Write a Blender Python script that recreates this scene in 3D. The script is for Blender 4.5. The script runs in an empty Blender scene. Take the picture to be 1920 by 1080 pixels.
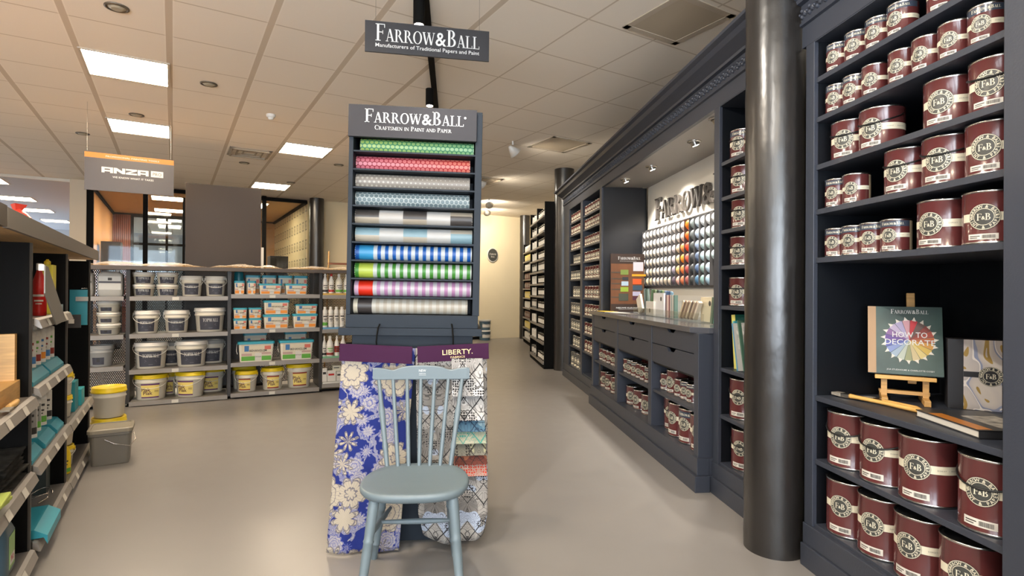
import bpy, math, random
from math import sin, cos, pi, radians, atan2, asin, hypot, sqrt
from mathutils import Matrix, Vector
random.seed(7)
S = bpy.context.scene
C = S.collection
# ------------------------------------------------------------------ camera
YAW, PIT, ROL, FPX = .104539535, .00243504952, .00555766943, 1039.87
EYE = 1.30
fw = Vector((sin(YAW)*cos(PIT), cos(YAW)*cos(PIT), sin(PIT)))
rt0 = Vector((cos(YAW), -sin(YAW), 0)); up0 = rt0.cross(fw)
rt = rt0*cos(ROL)+up0*sin(ROL); up = up0*cos(ROL)-rt0*sin(ROL)
cd = bpy.data.cameras.new('camera'); cam = bpy.data.objects.new('camera', cd); C.objects.link(cam)
cam.matrix_world = Matrix(((rt.x, up.x, -fw.x, 0), (rt.y, up.y, -fw.y, 0), (rt.z, up.z, -fw.z, EYE), (0, 0, 0, 1)))
cd.sensor_width = 36; cd.lens = 36*FPX/1920; cd.clip_start = .05; cd.clip_end = 200
S.camera = cam
# ------------------------------------------------------------------ colour management and world
S.view_settings.view_transform = 'Standard'; S.view_settings.look = 'None'
S.view_settings.gamma = 1; S.view_settings.use_curve_mapping = False
S.view_settings.exposure = 0.40
S.cycles.use_denoising = True
S.cycles.max_bounces = 8; S.cycles.diffuse_bounces = 4; S.cycles.glossy_bounces = 3; S.cycles.transparent_max_bounces = 12
S.cycles.sample_clamp_indirect = 8; S.cycles.caustics_reflective = False; S.cycles.caustics_refractive = False
W = bpy.data.worlds.new('daylight'); S.world = W; W.use_nodes = True
WB = W.node_tree.nodes['Background']; WB.inputs[0].default_value = (.72, .83, 1, 1); WB.inputs[1].default_value = 7.0
PANEL_W = 42.0            # ceiling panel emission
ZC = 3.25                # ceiling height
def area_lamp(name, loc, rot, sx, sy, power, col, spread=None):
    l = bpy.data.lights.new(name, 'AREA'); l.shape = 'RECTANGLE'; l.size = sx; l.size_y = sy; l.energy = power; l.color = col
    if spread: l.spread = spread
    o = bpy.data.objects.new(name, l); C.objects.link(o); o.location = loc; o.rotation_euler = rot; return o
# lamps added inside the shop windows behind the camera, tilted to brighten the ceiling
for k, (x, w, e) in enumerate(((-5.2, 2.3, 130), (-2.5, 2.3, 130), (0.3, 2.4, 190))):
    area_lamp('window_daylight', (x, -2.95, 1.7), (radians(140), 0, 0), w, 2.3, e, (.93, .95, 1.0))
def spot_lamp(name, loc, target, power, col, angle, blend=.6, r=.03):
    l = bpy.data.lights.new(name, 'SPOT'); l.energy = power; l.color = col; l.spot_size = radians(angle); l.spot_blend = blend; l.shadow_soft_size = r
    o = bpy.data.objects.new(name, l); C.objects.link(o); o.location = loc
    o.rotation_euler = (Vector(target)-Vector(loc)).to_track_quat('-Z', 'Y').to_euler(); return o
# ------------------------------------------------------------------ frames: W = shelving wall, G = ceiling grid, B = far gondola
FA = {'W': 0.0, 'G': .444111, 'B': .384386}
def P(fr, x, y, z=0):
    a = FA[fr]; return Vector((x*cos(a)-y*sin(a), x*sin(a)+y*cos(a), z))
# ------------------------------------------------------------------ materials
def lin(h):
    h = h.lstrip('#'); o = []
    for i in (0, 2, 4):
        c = int(h[i:i+2], 16)/255; o.append(c/12.92 if c <= .04045 else ((c+.055)/1.055)**2.4)
    return (*o, 1)
MATS = {}
def base_mat(name):
    m = bpy.data.materials.new(name); m.use_nodes = True; nt = m.node_tree
    return m, nt, nt.nodes['Principled BSDF']
def mat(name, col, rough=.5, metal=0, spec=.5, noise=0, nscale=20, bump=0, bscale=60, coat=0, alpha=1, emit=None, es=0, stretch=None):
    if name in MATS: return MATS[name]
    m, nt, b = base_mat(name)
    c = lin(col) if isinstance(col, str) else col
    b.inputs['Base Color'].default_value = c; b.inputs['Roughness'].default_value = rough
    b.inputs['Metallic'].default_value = metal; b.inputs['Specular IOR Level'].default_value = spec
    b.inputs['Coat Weight'].default_value = coat; b.inputs['Alpha'].default_value = alpha
    if emit: b.inputs['Emission Color'].default_value = lin(emit); b.inputs['Emission Strength'].default_value = es
    tc = nt.nodes.new('ShaderNodeTexCoord'); mp = nt.nodes.new('ShaderNodeMapping'); nt.links.new(tc.outputs['Object'], mp.inputs[0])
    if stretch: mp.inputs['Scale'].default_value = stretch
    if noise:
        n = nt.nodes.new('ShaderNodeTexNoise'); n.inputs['Scale'].default_value = nscale; n.inputs['Detail'].default_value = 4
        nt.links.new(mp.outputs[0], n.inputs[0])
        r = nt.nodes.new('ShaderNodeMapRange'); r.inputs[1].default_value = .3; r.inputs[2].default_value = .7
        r.inputs[3].default_value = 1-noise; r.inputs[4].default_value = 1+noise
        nt.links.new(n.outputs[0], r.inputs[0])
        v = nt.nodes.new('ShaderNodeVectorMath'); v.operation = 'SCALE'; v.inputs[0].default_value = c[:3]
        nt.links.new(r.outputs[0], v.inputs['Scale']); nt.links.new(v.outputs[0], b.inputs['Base Color'])
    if bump:
        n = nt.nodes.new('ShaderNodeTexNoise'); n.inputs['Scale'].default_value = bscale; n.inputs['Detail'].default_value = 3
        nt.links.new(mp.outputs[0], n.inputs[0])
        bp = nt.nodes.new('ShaderNodeBump'); bp.inputs['Strength'].default_value = bump; bp.inputs['Distance'].default_value = .01
        nt.links.new(n.outputs[0], bp.inputs['Height']); nt.links.new(bp.outputs[0], b.inputs['Normal'])
    MATS[name] = m; return m
class N:            # tiny node-expression helper
    def __init__(s, nt): s.nt = nt
    def _in(s, sock, v):
        if isinstance(v, (int, float)): sock.default_value = v
        else: s.nt.links.new(v, sock)
    def m(s, op, a, b=None, c=None):
        n = s.nt.nodes.new('ShaderNodeMath'); n.operation = op; s._in(n.inputs[0], a)
        if b is not None: s._in(n.inputs[1], b)
        if c is not None: s._in(n.inputs[2], c)
        return n.outputs[0]
    def add(s, a, b): return s.m('ADD', a, b)
    def mul(s, a, b): return s.m('MULTIPLY', a, b)
    def sub(s, a, b): return s.m('SUBTRACT', a, b)
    def lt(s, a, b): return s.m('LESS_THAN', a, b)
    def gt(s, a, b): return s.m('GREATER_THAN', a, b)
    def fr(s, a): return s.m('FRACT', a)
    def fl(s, a): return s.m('FLOOR', a)
    def mx(s, a, b): return s.m('MAXIMUM', a, b)
    def mn(s, a, b): return s.m('MINIMUM', a, b)
    def uv(s):
        t = s.nt.nodes.new('ShaderNodeTexCoord'); x = s.nt.nodes.new('ShaderNodeSeparateXYZ'); s.nt.links.new(t.outputs['UV'], x.inputs[0])
        return x.outputs[0], x.outputs[1], t.outputs['UV']
    def ob(s):
        t = s.nt.nodes.new('ShaderNodeTexCoord'); x = s.nt.nodes.new('ShaderNodeSeparateXYZ'); s.nt.links.new(t.outputs['Object'], x.inputs[0])
        return x.outputs[0], x.outputs[1], x.outputs[2], t.outputs['Object']
    def mix(s, f, a, b):
        n = s.nt.nodes.new('ShaderNodeMix'); n.data_type = 'RGBA'; s._in(n.inputs[0], f)
        for i, v in ((6, a), (7, b)):
            if isinstance(v, (str, tuple)): n.inputs[i].default_value = lin(v) if isinstance(v, str) else v
            else: s.nt.links.new(v, n.inputs[i])
        return n.outputs[2]
    def noise(s, vec, sc, det=2, dist=0):
        n = s.nt.nodes.new('ShaderNodeTexNoise'); n.inputs['Scale'].default_value = sc; n.inputs['Detail'].default_value = det; n.inputs['Distortion'].default_value = dist
        s.nt.links.new(vec, n.inputs[0]); return n.outputs[0]
    def comb(s, x, y, z=0):
        n = s.nt.nodes.new('ShaderNodeCombineXYZ'); s._in(n.inputs[0], x); s._in(n.inputs[1], y); s._in(n.inputs[2], z); return n.outputs[0]
    def vor(s, vec, sc, rnd=.6):
        n = s.nt.nodes.new('ShaderNodeTexVoronoi'); n.inputs['Scale'].default_value = sc; n.inputs['Randomness'].default_value = rnd
        s.nt.links.new(vec, n.inputs['Vector']); return n
def M(name): return MATS[name]
# ------------------------------------------------------------------ mesh builder
class MB:
    def __init__(s): s.v = []; s.f = []; s.m = []; s.s = []; s.uv = {}
    def add(s, vs, fs, mat=0, smooth=False, X=None, uvs=None):
        b = len(s.v)
        s.v += [tuple(X @ Vector(p)) if X is not None else tuple(p) for p in vs]
        for k, f in enumerate(fs):
            if uvs: s.uv[len(s.f)] = [uvs[i] for i in f]
            s.f.append(tuple(i+b for i in f)); s.m.append(mat[k] if isinstance(mat, (list, tuple)) else mat); s.s.append(smooth)
        return s
    def box(s, x0, x1, y0, y1, z0, z1, mat=0, X=None):
        v = [(x0, y0, z0), (x1, y0, z0), (x1, y1, z0), (x0, y1, z0), (x0, y0, z1), (x1, y0, z1), (x1, y1, z1), (x0, y1, z1)]
        return s.add(v, [(0, 3, 2, 1), (4, 5, 6, 7), (0, 1, 5, 4), (1, 2, 6, 5), (2, 3, 7, 6), (3, 0, 4, 7)], mat, False, X)
    def lathe(s, prof, n=24, c=(0, 0, 0), mat=0, cap0=True, cap1=True, smooth=True, X=None, a0=0, a1=2*pi):
        full = abs(a1-a0-2*pi) < 1e-6; k = n if full else n+1; vs = []; fs = []; ms = []
        for r, z in prof:
            for i in range(k):
                a = a0+(a1-a0)*i/n; vs.append((c[0]+r*cos(a), c[1]+r*sin(a), c[2]+z))
        for j in range(len(prof)-1):
            for i in range(n):
                i2 = (i+1) % k if full else i+1
                fs.append((j*k+i, j*k+i2, (j+1)*k+i2, (j+1)*k+i)); ms.append(mat[j] if isinstance(mat, (list, tuple)) else mat)
        s.add(vs, fs, ms, smooth, X)
        mm = mat if not isinstance(mat, (list, tuple)) else mat[0]; m1 = mat if not isinstance(mat, (list, tuple)) else mat[-1]
        if cap0 and full: s.add(vs[:k], [tuple(range(k))[::-1]], mm, False, X)
        if cap1 and full: s.add(vs[-k:], [tuple(range(k))], m1, False, X)
        return s
    def loft(s, secs, mat=0, cap0=True, cap1=True, smooth=False, X=None, closed=True):
        k = len(secs[0]); vs = [p for q in secs for p in q]; fs = []; ms = []
        for j in range(len(secs)-1):
            for i in range(k if closed else k-1):
                i2 = (i+1) % k
                fs.append((j*k+i, j*k+i2, (j+1)*k+i2, (j+1)*k+i)); ms.append(mat[j] if isinstance(mat, (list, tuple)) else mat)
        s.add(vs, fs, ms, smooth, X)
        if cap0: s.add(secs[0], [tuple(range(k))[::-1]], ms[0], False, X)
        if cap1: s.add(secs[-1], [tuple(range(k))], ms[-1], False, X)
        return s
    def prism(s, poly, y0, y1, mat=0, X=None):       # poly in (x, z), extruded along y
        n = len(poly); vs = [(x, y0, z) for x, z in poly]+[(x, y1, z) for x, z in poly]
        fs = [tuple(range(n)), tuple(range(n, 2*n))[::-1]]+[(i, i+n, (i+1) % n+n, (i+1) % n) for i in range(n)]
        return s.add(vs, fs, mat, False, X)
    def tube(s, pts, r, n=8, mat=0, X=None, closed=False):
        pts = [Vector(p) for p in pts]; secs = []; L = len(pts)
        rs = r if isinstance(r, (list, tuple)) else [r]*L
        prev = None
        for i, p in enumerate(pts):
            a = pts[(i-1) % L] if (i > 0 or closed) else p; b = pts[(i+1) % L] if (i < L-1 or closed) else p
            t = (b-a).normalized()
            if prev is None: u = t.orthogonal().normalized()
            else: u = (prev-t*prev.dot(t)).normalized()
            prev = u; w = t.cross(u)
            secs.append([p+(u*cos(2*pi*j/n)+w*sin(2*pi*j/n))*rs[i] for j in range(n)])
        if closed: secs.append(secs[0])
        return s.loft(secs, mat, not closed, not closed, True, X)
    def obj(s, name, mats, parent=None, loc=None, rot=None, bevel=0):
        me = bpy.data.meshes.new(name); me.from_pydata(s.v, [], s.f)
        for m in (mats if isinstance(mats, (list, tuple)) else [mats]): me.materials.append(m)
        me.polygons.foreach_set('material_index', s.m); me.polygons.foreach_set('use_smooth', s.s)
        if s.uv:
            l = me.uv_layers.new(name='UVMap')
            for p in me.polygons:
                q = s.uv.get(p.index)
                if q:
                    for li, c in zip(p.loop_indices, q): l.data[li].uv = c
        me.update()
        o = bpy.data.objects.new(name, me); C.objects.link(o)
        if parent: o.parent = parent
        if loc is not None: o.location = loc
        if rot is not None: o.rotation_euler = rot
        if bevel:
            b = o.modifiers.new('bevel', 'BEVEL'); b.width = bevel; b.segments = 2; b.limit_method = 'ANGLE'; b.angle_limit = radians(50)
        return o
def tag(o, label=None, cat=None, group=None, kind=None):
    if label: o['label'] = label
    if cat: o['category'] = cat
    if group: o['group'] = group
    if kind: o['kind'] = kind
    return o
def thing(name, label, cat, loc=(0, 0, 0), rotz=0, group=None):
    o = bpy.data.objects.new(name, None); C.objects.link(o); o.location = loc; o.rotation_euler = (0, 0, rotz); o.empty_display_size = .1
    return tag(o, label, cat, group)
def struct(name, mb, m, label=None, loc=None, rotz=0):
    o = mb.obj(name, m, None, loc, (0, 0, rotz)); tag(o, label or None, None, None, 'structure'); return o
def kids(o): return [c for c in KID.get(o.name, [])]
KID = {}
def reg(root):            # remember children so that copies need no search
    d = {}
    for x in bpy.data.objects:
        if x.parent: d.setdefault(x.parent.name, []).append(x)
    def walk(o):
        KID[o.name] = d.get(o.name, [])
        for c in KID[o.name]: walk(c)
    walk(root)
def dup(root, loc, rotz=None, label=None, group=None):
    r = root.copy(); C.objects.link(r); r.location = loc
    if rotz is not None: r.rotation_euler = (root.rotation_euler[0], root.rotation_euler[1], rotz)
    if label: r['label'] = label
    if group: r['group'] = group
    for ch in KID.get(root.name, []):
        c = ch.copy(); C.objects.link(c); c.parent = r
        for g in KID.get(ch.name, []):
            d = g.copy(); C.objects.link(d); d.parent = c
    return r
PROTO = {}
def place(key, maker, loc, rotz, label, group):
    if key not in PROTO:
        r = maker(); reg(r); PROTO[key] = r; r.location = loc; r.rotation_euler = (0, 0, rotz); r['label'] = label
        if group: r['group'] = group
        return r
    return dup(PROTO[key], loc, rotz, label, group)
ORD = ['leftmost', 'second from left', 'third from left', 'fourth from left', 'fifth from left', 'sixth from left', 'seventh from left', 'eighth from left', 'ninth from left', 'tenth from left']
ROWN = ['top', 'second', 'third', 'fourth', 'fifth', 'sixth', 'seventh', 'eighth', 'ninth', 'tenth', 'eleventh', 'twelfth']
# ------------------------------------------------------------------ lettering
_TC = {}
def sans(t, size=1.0, bold=0.0, spacing=1.0):
    k = (t, bold, spacing)
    if k not in _TC:
        cu = bpy.data.curves.new('lettering', 'FONT'); cu.body = t; cu.size = 1; cu.resolution_u = 2; cu.fill_mode = 'FRONT'; cu.offset = bold; cu.space_character = spacing
        o = bpy.data.objects.new('lettering', cu); C.objects.link(o)
        dg = bpy.context.evaluated_depsgraph_get(); dg.update()
        me = bpy.data.meshes.new_from_object(o.evaluated_get(dg))
        vs = [(v.co.x, v.co.y) for v in me.vertices]; fs = [tuple(p.vertices) for p in me.polygons]
        bpy.data.objects.remove(o); bpy.data.curves.remove(cu); bpy.data.meshes.remove(me)
        _TC[k] = (vs, fs)
    vs, fs = _TC[k]
    if not vs: return [], []
    x0 = min(p[0] for p in vs); x1 = max(p[0] for p in vs)
    return [((x-(x0+x1)/2)*size, y*size) for x, y in vs], fs
TH, TN = .145, .05
def _rect(a, b, c, d): return [(a, b), (c, b), (c, d), (a, d)]
def _dg(x0, y0, x1, y1, w): return [(x0-w/2, y0), (x0+w/2, y0), (x1+w/2, y1), (x1-w/2, y1)]
def _arc(cx, cy, rx, ry, a0, a1, th=TH, tn=TN, n=10):
    q = []
    for i in range(n):
        p = []
        for a in (a0+(a1-a0)*i/n, a0+(a1-a0)*(i+1)/n):
            a = radians(a); p.append(((cx+rx*cos(a), cy+ry*sin(a)), (cx+(rx-th)*cos(a), cy+(ry-tn)*sin(a))))
        q.append([p[0][0], p[1][0], p[1][1], p[0][1]])
    return q
def _glyph(ch):
    st = lambda x, y0=0, y1=1: _rect(x, y0, x+TH, y1)
    sf = lambda x0, x1, y: _rect(x0, y, x1, y+.045)
    if ch == 'F': return [st(.1), sf(.01, .35, 0), sf(.01, .62, .955), _rect(.575, .78, .62, .96), _rect(.2, .49, .5, .54), _rect(.46, .4, .5, .63)], .66
    if ch == 'E': return [st(.1), sf(.01, .62, 0), sf(.01, .6, .955), _rect(.555, .8, .6, .96), _rect(.58, 0, .625, .2), _rect(.2, .49, .48, .54), _rect(.44, .4, .48, .63)], .68
    if ch == 'L': return [st(.1), sf(.01, .62, 0), sf(.01, .35, .955), _rect(.58, 0, .625, .23)], .66
    if ch == 'T': return [st(.27), sf(.18, .51, 0), sf(.02, .66, .955), _rect(.02, .78, .065, .96), _rect(.615, .78, .66, .96)], .69
    if ch == 'I': return [st(.1), sf(.01, .34, 0), sf(.01, .34, .955)], .37
    if ch == 'A': return [_dg(.13, 0, .37, 1, .055), _dg(.66, 0, .38, 1, .15), _rect(.2, .3, .58, .35), sf(.02, .26, 0), sf(.5, .82, 0)], .8
    if ch == 'W': return [_dg(.34, 0, .1, 1, .15), _dg(.36, 0, .58, 1, .055), _dg(.8, 0, .56, 1, .15), _dg(.82, 0, 1.04, 1, .055), sf(0, .27, .955), sf(.44, .72, .955), sf(.93, 1.14, .955)], 1.15
    if ch == 'V': return [_dg(.4, 0, .13, 1, .15), _dg(.42, 0, .66, 1, .055), sf(.02, .3, .955), sf(.54, .78, .955)], .8
    if ch == 'M': return [_rect(.1, 0, .15, 1), _dg(.5, .05, .16, 1, .14), _dg(.5, .05, .82, 1, .05), st(.78), sf(.01, .25, 0), sf(.68, 1.02, 0), sf(.01, .2, .955), sf(.8, 1.02, .955)], 1.04
    if ch == 'N': return [_rect(.1, 0, .15, 1), _dg(.72, 0, .14, 1, .15), _rect(.7, 0, .75, 1), sf(.01, .25, 0), sf(.01, .2, .955), sf(.6, .85, .955)], .86
    if ch == 'O': return _arc(.42, .5, .4, .52, 0, 360, n=20), .86
    if ch == 'C': return _arc(.44, .5, .42, .52, 45, 315, n=16)+[_rect(.7, .7, .745, .95)], .8
    if ch == 'D': return [st(.1), sf(.01, .3, 0), sf(.01, .3, .955)]+_arc(.3, .5, .48, .5, -90, 90), .82
    if ch == 'P': return [st(.1), sf(.01, .35, 0), sf(.01, .3, .955)]+_arc(.3, .725, .3, .275, -90, 90), .64
    if ch == 'R': return [st(.1), sf(.01, .35, 0), sf(.01, .3, .955)]+_arc(.3, .74, .28, .26, -90, 90)+[_dg(.72, 0, .4, .5, .15), sf(.6, .86, 0)], .82
    if ch == 'B': return [st(.1), sf(.01, .3, 0), sf(.01, .3, .955)]+_arc(.3, .755, .26, .245, -90, 90)+_arc(.3, .27, .33, .27, -90, 90), .7
    if ch == 'S': return _arc(.3, .74, .26, .27, 30, 250, th=.1)+_arc(.28, .27, .28, .29, -150, 70, th=.1)+[_rect(.5, .72, .54, .95), _rect(.02, .05, .06, .28)], .6
    if ch == 'U': return [st(.1, .3), _rect(.66, .3, .71, 1), sf(.01, .33, .955), sf(.57, .82, .955)]+_arc(.405, .32, .305, .34, 180, 360), .84
    if ch == ' ': return [], .35
    v, f = sans(ch, 1.35, .01)
    if not v: return [], .3
    x0 = min(p[0] for p in v); w = max(p[0] for p in v)-x0
    return [[(v[i][0]-x0+.03, v[i][1]) for i in t] for t in f], w+.06
def serif(text, size=1.0, small=.74, big=None, track=.0):
    vs = []; fs = []; x = 0
    big = big if big is not None else text[0]
    for i, ch in enumerate(text):
        k = size*small if ch.islower() or (ch.isupper() and ch not in big) else size; ch = ch.upper()
        if ch == '&': k = size*.86
        q, w = _glyph(ch)
        for poly in q:
            b = len(vs); vs += [(x+p[0]*k, p[1]*k) for p in poly]; fs.append(tuple(range(b, b+len(poly))))
        x += (w+track)*k
    x0 = min(p[0] for p in vs); x1 = max(p[0] for p in vs)
    return [(p[0]-(x0+x1)/2, p[1]) for p in vs], fs
def fit(t, w):
    vs, fs = t
    if not vs: return t
    x0 = min(p[0] for p in vs); x1 = max(p[0] for p in vs); k = w/(x1-x0)
    return [((x-(x0+x1)/2)*k, y) for x, y in vs], fs
def flat(mb, t, ox, oz, y, mat=0, X=None, th=0):       # lettering on a vertical face looking towards -y
    vs, fs = t
    if not vs: return
    mb.add([(ox+a, y, oz+b) for a, b in vs], fs, mat, False, X)
    if th:
        mb.add([(ox+a, y+th, oz+b) for a, b in vs], [f[::-1] for f in fs], mat, False, X)
        cnt = {}
        for f in fs:
            for i in range(len(f)):
                e = (f[i], f[(i+1) % len(f)]); cnt[e] = cnt.get(e, 0)+1
        for (i, j) in list(cnt):
            if (j, i) not in cnt:
                p, q = vs[i], vs[j]
                mb.add([(ox+p[0], y, oz+p[1]), (ox+q[0], y, oz+q[1]), (ox+q[0], y+th, oz+q[1]), (ox+p[0], y+th, oz+p[1])], [(3, 2, 1, 0)], mat, False, X)
def wrap(mb, t, R, oz, a=0, eps=.0006, mat=0, k=0):     # lettering wrapped on a cylinder, centred on angle a (0 = towards -y), k = taper
    vs, fs = t
    if not vs: return
    out = []
    for x, y in vs:
        r = R+eps+k*y; th = a+x/R; out.append((r*sin(th), -r*cos(th), oz+y))
    mb.add(out, fs, mat, False)
def patch(mb, R0, a0, a1, z0, z1, eps=.0004, mat=0, n=10, R1=None):   # rectangle wrapped on a (tapered) cylinder
    R1 = R0 if R1 is None else R1; vs = []; fs = []
    for i in range(n+1):
        a = a0+(a1-a0)*i/n
        vs += [((R0+eps)*sin(a), -(R0+eps)*cos(a), z0), ((R1+eps)*sin(a), -(R1+eps)*cos(a), z1)]
    for i in range(n): fs.append((2*i, 2*i+2, 2*i+3, 2*i+1))
    mb.add(vs, fs, mat, True)
def rrect(w, d, r, z, n=4, cx=0, cy=0):
    o = []
    for qx, qy, a0 in ((1, 1, 0), (-1, 1, 90), (-1, -1, 180), (1, -1, 270)):
        for i in range(n+1):
            a = radians(a0+90*i/n); o.append((cx+qx*(w/2-r)+r*cos(a), cy+qy*(d/2-r)+r*sin(a), z))
    return o
# ================================================================== materials
mat('wall_white', '#d9d2c6', .8, noise=.02, nscale=3)
mat('wall_cream', '#e2d2b0', .8, noise=.02, nscale=2)
mat('ceiling_bar', '#b9ab98', .6)
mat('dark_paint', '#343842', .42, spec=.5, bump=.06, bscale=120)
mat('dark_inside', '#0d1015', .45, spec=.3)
mat('black_gloss', '#1f1c1a', .30, spec=.8, bump=.28, bscale=14, stretch=(1, 1, .5))
mat('black_metal', '#0b0a09', .75, spec=.12)
mat('black_plastic', '#141414', .4)
mat('shelf_grey', '#77726d', .45, metal=.2)
mat('shelf_lip', '#8c8680', .4, metal=.1)
mat('price_card', '#c9c4ba', .6)
mat('maroon', '#582b2b', .22, coat=.25)
mat('tin_grey', '#5a5a58', .25, coat=.3)
mat('tin_black', '#24221f', .25, coat=.3)
mat('tin_blue', '#3a4250', .22, coat=.3)
mat('steel', '#c9c7c2', .25, metal=1)
mat('lid_metal', '#8b8b8b', .35, metal=1)
mat('badge_dark', '#3c3d3a', .4)
mat('cream_print', '#d9d3bd', .45)
mat('label_white', '#cfcac0', .5)
mat('ink', '#2a2624', .5)
mat('white_plastic', '#dcd8d0', .4)
mat('grey_plastic', '#a9a8a4', .45)
mat('offwhite_plastic', '#d6cfbf', .4)
mat('yellow_lid', '#e8c81c', .4)
mat('teal_plastic', '#2f93a6', .4)
mat('orange_print', '#e08a2c', .5)
mat('purple_print', '#5a2a66', .5)
mat('red_print', '#8c2a1e', .5)
mat('pale_yellow', '#e6cf73', .5)
mat('charcoal_label', '#3a3b46', .5)
mat('wood_light', '#c79a5c', .5, noise=.15, nscale=8, stretch=(1, 1, 12))
mat('wood_handle', '#d9a95e', .4)
mat('board_wood', '#c3a071', .55, noise=.12, nscale=5, stretch=(14, 1, 1))
mat('navy_paint', '#161f29', .6, spec=.3)
mat('header_grey', '#343337', .7, spec=.3)
mat('sign_black', '#28282c', .45)
mat('letter_silver', '#cfd0cf', .4)
mat('letter_dark', '#45403c', .5)
mat('purple_card', '#371032', .75, spec=.25)
mat('gold_text', '#d9c08c', .4)
mat('chair_paint', '#67747a', .42, bump=.03, bscale=40)
mat('bucket_grey', '#6b675f', .45)
mat('bristle', '#8a8378', .8, noise=.2, nscale=200)
mat('green_print', '#5da23a', .5)
mat('blue_print', '#3b6fa3', .5)
mat('red_plastic', '#b5221c', .35)
mat('glass_green', '#6e8f6a', .5)
mat('panel_brown', '#392f28', .6)
mat('orange_wall', '#e2a566', .8)
mat('slat_red', '#8f4a2c', .6)
mat('slat_wood', '#b58a58', .6)
mat('office_wall', '#c9c2b0', .8)
mat('lamp_white', '#ffffff', .5, emit='#ffeacc', es=PANEL_W)
mat('spot_white', '#ffffff', .5, emit='#fff6e8', es=30)
mat('lamp_body', '#d8d4cc', .35)
mat('chrome', '#bdbab5', .25, metal=1)
mat('clear_film', '#d8d2c8', .22, alpha=.45, bump=.4, bscale=18)
def glass_mat(name, tint, a):
    m, nt, b = base_mat(name); nt.nodes.remove(b); out = nt.nodes['Material Output']
    t = nt.nodes.new('ShaderNodeBsdfTransparent'); t.inputs[0].default_value = lin(tint)
    g = nt.nodes.new('ShaderNodeBsdfGlossy'); g.inputs[1].default_value = .03
    mx = nt.nodes.new('ShaderNodeMixShader'); fr_ = nt.nodes.new('ShaderNodeFresnel'); fr_.inputs[0].default_value = 1.5
    ad = nt.nodes.new('ShaderNodeMath'); ad.operation = 'MULTIPLY'; ad.inputs[1].default_value = a
    nt.links.new(fr_.outputs[0], ad.inputs[0]); nt.links.new(ad.outputs[0], mx.inputs[0])
    nt.links.new(t.outputs[0], mx.inputs[1]); nt.links.new(g.outputs[0], mx.inputs[2]); nt.links.new(mx.outputs[0], out.inputs[0]); MATS[name] = m
glass_mat('window_glass', '#eef2f2', 1.0)
glass_mat('acrylic', '#fafcfc', .3)
def floor_mat():
    m, nt, b = base_mat('cast_floor'); e = N(nt); x, y, z, v = e.ob()
    n1 = e.noise(v, .8, 3); n2 = e.noise(v, 9, 5); n3 = e.noise(v, 60, 2)
    t = e.add(e.mul(n1, .6), e.mul(n2, .4)); c = e.mix(t, '#7d7976', '#928d88')
    sp = e.gt(n3, .74); c = e.mix(e.mul(sp, .25), c, '#7d766d')
    nt.links.new(c, b.inputs['Base Color']); r = e.add(.27, e.mul(n2, .14)); nt.links.new(r, b.inputs['Roughness'])
    b.inputs['Specular IOR Level'].default_value = .5; MATS['floor'] = m
floor_mat()
def ceil_mat():
    # suspended ceiling: 0.6 m tiles, wide bars along G on the left part, thin ones elsewhere
    m, nt, b = base_mat('ceiling_tiles'); e = N(nt); x, y, z, v = e.ob()
    fx = e.fr(e.m('DIVIDE', e.sub(x, -.037-.645*20), .645)); fy = e.fr(e.m('DIVIDE', e.sub(y, 3.125-.645*20), .645))
    bx = e.mx(e.lt(fx, .035), e.gt(fx, .965)); by = e.mx(e.lt(fy, .011), e.gt(fy, .989))
    ex = e.mul(e.mx(e.lt(fx, .05), e.gt(fx, .95)), e.sub(1, bx))
    lft = e.lt(x, 2.2); thin = e.mx(e.lt(fx, .012), e.gt(fx, .988))
    gx = e.add(e.mul(lft, bx), e.mul(e.sub(1, lft), thin)); g = e.mx(gx, by)
    n = e.noise(v, 220, 2); base = e.mix(n, '#e3d8c8', '#ede3d5')
    c = e.mix(e.mul(g, .8), base, '#bfae98'); c = e.mix(e.mul(e.mul(ex, lft), .45), c, '#f0e6d8')
    nt.links.new(c, b.inputs['Base Color']); b.inputs['Roughness'].default_value = .85; b.inputs['Specular IOR Level'].default_value = .2
    bp = nt.nodes.new('ShaderNodeBump'); bp.inputs['Strength'].default_value = .35; bp.inputs['Distance'].default_value = .004; bp.invert = True
    nt.links.new(g, bp.inputs['Height']); nt.links.new(bp.outputs[0], b.inputs['Normal']); MATS['ceiling'] = m
ceil_mat()
def perf_mat(name, col, sx=.02, r=.30):
    m, nt, b = base_mat(name); b.inputs['Base Color'].default_value = lin(col); b.inputs['Roughness'].default_value = .5
    e = N(nt); u, v, _ = e.uv()
    a = e.m('DIVIDE', u, sx); c = e.m('DIVIDE', v, sx*1.732)
    def d(o):
        p = e.sub(e.fr(e.add(a, o)), .5); q = e.mul(e.sub(e.fr(e.add(c, o)), .5), 1.732); return e.m('SQRT', e.add(e.mul(p, p), e.mul(q, q)))
    hole = e.lt(e.mn(d(0), d(.5)), r); nt.links.new(e.sub(1, hole), b.inputs['Alpha']); MATS[name] = m
perf_mat('perforated_black', '#15130f')
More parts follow.
